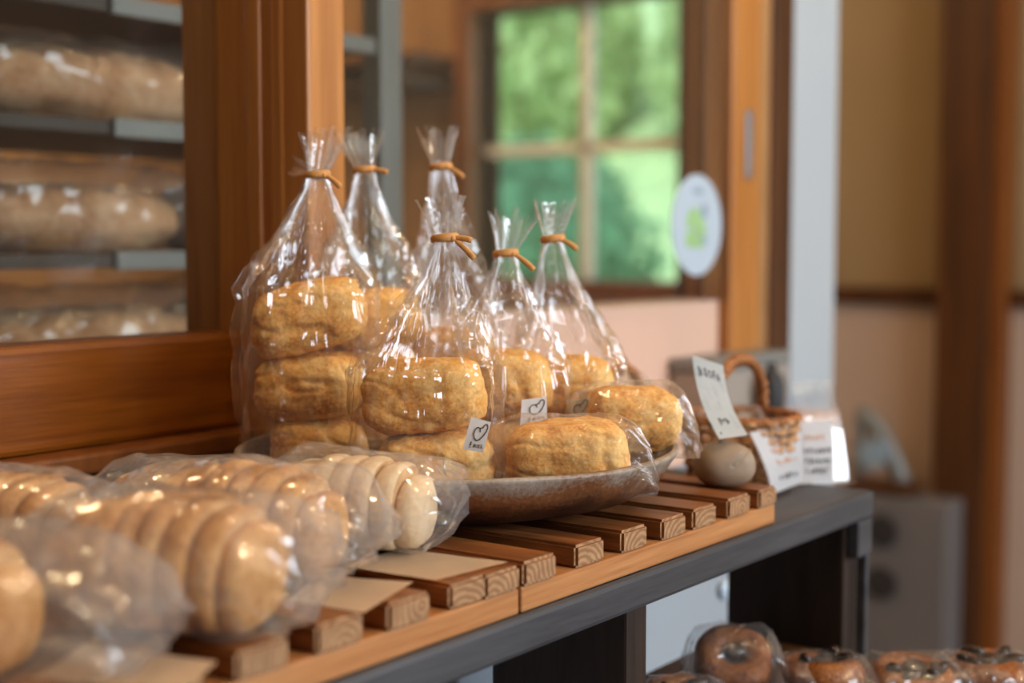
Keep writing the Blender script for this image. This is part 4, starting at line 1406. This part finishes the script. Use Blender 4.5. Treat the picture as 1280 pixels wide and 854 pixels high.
    o = link_mesh('black_bottle', bm, M['black_rubber'], smooth=True, loc=(1.365, 0.672, 0.7455))
    tag(o, 'small black bottle on the wall ledge, seen between basket handle and white column', 'bottle')


# ------------------------------------------------------------------ bread rack behind the glass
def build_far_rack():
    t = thing('bread_rack', (0.75, 1.15, 0), 'tall grey metal bread rack standing behind the left window', 'rack')
    y0, y1 = 1.0, 1.28
    for z in (0.61, 0.715, 0.82, 0.926, 1.039, 1.142, 1.25):
        box('shelf_board', (0.30, 1.105), (y0, y1), (z - 0.012, z), M['dark_shelf'], t, 0.001)
        box('shelf_edge', (0.775, 1.105), (y0 - 0.006, y0 + 0.002), (z - 0.014, z + 0.002), M['grey_metal'], t, 0.001)
    for x in (0.32, 1.12):
        for y in (y0, y1):
            box('post', (x - 0.016, x + 0.016), (y - 0.014, y + 0.014), (0, 1.9), M['grey_metal'], t, 0.002)
    g = 'big loaves on the rack behind the glass'
    spec = [(0.80, 1.039, 0.27, 0.066, 'long brown loaf on the upper shelf behind the left window', 'upper'),
            (0.77, 0.926, 0.24, 0.060, 'long pale brown loaf on the middle shelf behind the left window', 'middle'),
            (0.78, 0.82, 0.27, 0.058, 'long brown loaf on the lowest shelf seen behind the left window', 'lowest'),
            (0.985, 0.926, 0.13, 0.070, 'round loaf on the middle shelf beside the wooden post', 'mr'),
            (0.985, 0.82, 0.13, 0.062, 'round loaf on the lowest shelf seen, beside the wooden post', 'lr')]
    for i, (x, z, L, h, lab, wd) in enumerate(spec):
        bm = bmesh.new()
        bmesh.ops.create_icosphere(bm, subdivisions=5, radius=1.0)
        off = Vector((i * 5, 3, 8))
        y = 1.07 if i < 3 else 1.10
        for v in bm.verts:
            p = v.co.copy()
            n = 2.5
            p *= (abs(p.x) ** n + abs(p.y) ** n + abs(p.z) ** n) ** (-1 / n)
            k = 1 + 0.05 * noise.noise(p * 2 + off)
            cut = sum(math.exp(-((p.x * L / 2 - sx + 0.25 * p.y * 0.05) / 0.010) ** 2) for sx in (-0.08, -0.03, 0.03, 0.08)) * 0.10 * max(0, p.z)
            p *= k - cut
            v.co = Vector((x + p.x * L / 2, y + p.y * 0.055, z + 0.0015 + (max(p.z, -0.8) + 0.8) * h / 1.8))
        o = link_mesh('rustic_loaf', bm, M['far_crust'], smooth=True, loc=(x, y, z))
        tag(o, lab, 'bread', g)
        r = thing('bread_bag', (x, y, z), 'clear bag round the ' + lab.replace(' seen', '').replace('behind the left window', 'behind glass'), 'bag', 'bags round the loaves on the rack')
        pillow(r, 'bag_film', (x, y, z + 0.0005), (1, 0), L * 1.02, 0.118, h * (1.10 if i == 0 else 1.28), (0.014, 0.014), 300 + i, 'film_far', (0.15, 0.15), 1.04, 0.006, 0.045)
    # dark tub on the shelf right of the post
    t = thing('storage_tub', (1.07, 1.12, 1.04), 'dark slate blue tub on the rack shelf right of the wooden post', 'tub')
    bm = bmesh.new()
    add_box(bm, (0.985, 1.09), (1.03, 1.22), (1.0395, 1.083), 0.006)
    link_mesh('tub_body', bm, M['slate'], t)
    box('tub_rim', (0.982, 1.093), (1.027, 1.223), (1.083, 1.089), M['slate'], t, 0.002)
    # wall shelf near the garden window
    t = thing('wall_shelf', (2.9, 2.55, 1.4), 'dark plank shelf on the tan wall left of the garden window', 'shelf')
    box('shelf_board', (2.80, 2.999), (2.40, 3.0), (1.395, 1.42), M['trim_dark'], t, 0.003)
    box('shelf_board', (2.80, 2.999), (2.40, 3.0), (1.335, 1.352), M['dark_shelf'], t, 0.003)
    for y in (2.46, 2.94):
        box('bracket', (2.82, 2.999), (y - 0.01, y + 0.01), (1.352, 1.395), M['trim_dark'], t, 0.001)
    # round sticker on the second pane
    c = on_y(871, 281.5, WY - 0.0108)
    t = thing('round_sticker', c, 'round white sticker with a pale green print on the glass by the sliding door', 'sticker')
    R = 0.0527
    bm = bmesh.new()
    bmesh.ops.create_cone(bm, cap_ends=True, segments=72, radius1=R, radius2=R, depth=0.0012, matrix=Matrix.Translation(c) @ Matrix.Rotation(PI / 2, 4, 'X'))
    link_mesh('sticker_disc', bm, M['vinyl'], t)

    def blob(bm, u, v, a, b, rot):
        m = Matrix.Translation(c + Vector((u * R, -0.0008, v * R))) @ Matrix.Rotation(rot, 4, 'Y') @ Matrix.Diagonal((a * R, 0.0005, b * R, 1))
        bmesh.ops.create_uvsphere(bm, u_segments=20, v_segments=10, radius=1.0, matrix=m)
    bm = bmesh.new()
    for u, v, a, b, r_ in ((-0.28, 0.12, 0.16, 0.26, 0.5), (-0.02, 0.0, 0.15, 0.42, 0.0), (-0.3, -0.28, 0.2, 0.2, -0.6), (0.2, -0.05, 0.13, 0.3, -0.5), (0.05, -0.35, 0.3, 0.12, 0)):
        blob(bm, u, v, a * 0.9, b * 0.9, r_)
    link_mesh('green_print', bm, M['green_ink'], t, smooth=True)
    bm = bmesh.new()
    for u, v, a, b, r_ in ((0.28, 0.28, 0.13, 0.16, 0.3), (0.25, -0.3, 0.11, 0.12, 0.2), (0.02, 0.68, 0.22, 0.06, 0.0)):
        blob(bm, u, v, a, b, r_)
    link_mesh('grey_print', bm, M['grey_ink'], t, smooth=True)


# ------------------------------------------------------------------ garden beyond the far window
def build_garden():
    bm = bmesh.new()
    NX, NY = 30, 30
    g = []
    for i in range(NX + 1):
        row = []
        for j in range(NY + 1):
            x = 3.2 + 14 * i / NX
            y = -4 + 18 * j / NY
            z = -0.1 + 0.16 * max(0, x - 6.0) + 0.45 * max(0, x - 10.0) + 0.06 * noise.noise(Vector((x * 0.6, y * 0.6, 0)))
            row.append(bm.verts.new((x, y, z)))
        g.append(row)
    for i in range(NX):
        for j in range(NY):
            bm.faces.new((g[i][j], g[i + 1][j], g[i + 1][j + 1], g[i][j + 1]))
    struct(link_mesh('ground', bm, M['grass'], smooth=True))
    spec = [(7.4, 5.40, -0.1, 1.55, 0.80, 'leaf_dark', 'rounded blue green bush low in the left panes of the garden window'),
            (9.2, 3.9, 0.4, 1.3, 0.62, 'leaf', 'sunny green bush low in the right panes of the garden window'),
            (12.0, 9.0, 0.7, 3.6, 1.5, 'leaf', 'tall light green tree filling the upper left panes of the garden window'),
            (12.5, 5.9, 0.9, 3.6, 1.4, 'leaf', 'tall light green tree filling the upper right panes of the garden window')]
    for i, (x, y, z, h, r, mat, lab) in enumerate(spec):
        rnd = random.Random(i + 20)
        t = thing('garden_bush' if h < 2 else 'garden_tree', (x, y, z), lab, 'bush' if h < 2 else 'tree', 'greenery outside the garden window')
        bm = bmesh.new()
        add_tube(bm, [(x, y, z - 0.2), (x + 0.03, y, z + h * 0.35), (x, y + 0.04, z + h * 0.7)], [0.10, 0.08, 0.04] if h > 2 else [0.05, 0.04, 0.02], 10)
        link_mesh('trunk', bm, M['bark'], t, smooth=True)
        bm = bmesh.new()
        for k in range(5200):
            u = Vector((rnd.gauss(0, 1), rnd.gauss(0, 1), rnd.gauss(0, 1))).normalized() * (rnd.random() ** 0.25)
            lump = 1 + 0.25 * noise.noise(u * 2 + Vector((i * 7, 0, 0)))
            p = Vector((x + u.x * r * lump, y + u.y * r * lump, z + h * 0.58 + u.z * h * 0.46 * lump))
            q = Euler((rnd.uniform(0, 6), rnd.uniform(0, 6), rnd.uniform(0, 6))).to_matrix()
            s = rnd.uniform(0.045, 0.08) * (1.0 if h < 2 else 1.7)
            a, b = q @ Vector((s, 0, 0)), q @ Vector((0, s * 0.6, 0))
            vs = [bm.verts.new(p + w) for w in (-a, b, a, -b)]
            bm.faces.new(vs)
        link_mesh('foliage', bm, M[mat], t)


# ------------------------------------------------------------------ light, camera
def light(name, kind, loc, col, power, size=None, size_y=None, aim=None):
    l = bpy.data.lights.new(name, kind)
    l.color = col
    l.energy = power
    if kind == 'AREA':
        l.shape = 'RECTANGLE'
        l.size, l.size_y = size, size_y
    elif kind == 'POINT':
        l.shadow_soft_size = size
    o = bpy.data.objects.new(name, l)
    C.objects.link(o)
    o.location = loc
    if aim is not None:
        o.rotation_euler = (Vector(aim) - Vector(loc)).to_track_quat('-Z', 'Y').to_euler()
    return o


def build_light():
    day = (0.80, 0.90, 1.0)
    warm = (1.0, 0.70, 0.40)
    # daylight through the shop windows opposite the bench
    light('shop_window_daylight', 'AREA', (1.05, -2.02, 1.40), day, 82, 2.3, 1.2, (0.9, 0.5, 0.80))
    # warm ceiling lamps
    for x, y, e in ((0.1, 0.25, 3.2), (0.55, -0.25, 3.6), (1.0, -0.6, 3.6), (1.2, 0.2, 3.2), (1.9, -0.2, 3.2)):
        light('ceiling_or_fill_lamp', 'POINT', (x, y, 2.15), warm, e * 1.7, 0.035)
    light('ceiling_or_fill_lamp', 'POINT', (0.5, 1.7, 2.2), warm, 11, 0.05)
    light('ceiling_or_fill_lamp', 'POINT', (1.9, 2.2, 2.2), warm, 14, 0.05)
    light('ceiling_or_fill_lamp', 'POINT', (2.35, 2.75, 2.1), warm, 9, 0.05)  # added fill lamp, brightens the tan end wall
    s = bpy.data.lights.new('sun', 'SUN')
    s.energy = 4.2
    s.angle = 0.05
    s.color = (1.0, 0.96, 0.88)
    o = bpy.data.objects.new('sun', s)
    C.objects.link(o)
    o.rotation_euler = Vector((0.62, 0.25, -0.74)).to_track_quat('-Z', 'Y').to_euler()
    w = bpy.data.worlds.new('sky')
    SC.world = w
    w.use_nodes = True
    nt = w.node_tree
    bg = nt.nodes['Background']
    bg.inputs['Color'].default_value = (0.72, 0.86, 1.0, 1)
    bg.inputs['Strength'].default_value = 1.7


def build_camera():
    cd = bpy.data.cameras.new('camera')
    cd.sensor_width = 36.0
    cd.lens = FPX * 36.0 / 1280.0
    cd.clip_start = 0.02
    cd.clip_end = 200
    cd.dof.use_dof = True
    cd.dof.focus_distance = 0.775
    cd.dof.aperture_fstop = 4.0
    o = bpy.data.objects.new('camera', cd)
    C.objects.link(o)
    o.matrix_world = Matrix.Translation(EYE) @ Matrix((RT, UP, -FWD)).transposed().to_4x4()
    SC.camera = o


build_camera()
build_setting()
build_bench()
build_rack(0.5535, 0.8305, [(0.5540, 0.5820), (0.6015, 0.6285), (0.6455, 0.6720), (0.6870, 0.7140), (0.7235, 0.7510), (0.7650, 0.7940), (0.8055, 0.8300)],
           'slatted wooden rack under the brown plate, right of the seam')
build_rack(0.055, 0.5515, [(0.06 + 0.04385 * k, 0.06 + 0.04385 * k + 0.0285) for k in range(11)] + [(0.5235, 0.5508)][:0] + [(0.5232, 0.5510)],
           'slatted wooden rack left of the seam, under the sliced loaves')
build_plate()
build_plate_goods()
build_front_bags()
build_right_end()
build_below()
build_far_rack()
build_garden()
build_light()

vs = SC.view_settings
vs.view_transform = 'Standard'
vs.look = 'None'
vs.exposure = 0.42
vs.gamma = 1.0
vs.use_curve_mapping = False
cy = SC.cycles
cy.max_bounces = 10
cy.diffuse_bounces = 4
cy.glossy_bounces = 4
cy.transparent_max_bounces = 48
cy.transmission_bounces = 6
cy.caustics_reflective = False
cy.caustics_refractive = False
cy.sample_clamp_indirect = 6.0
cy.use_denoising = True
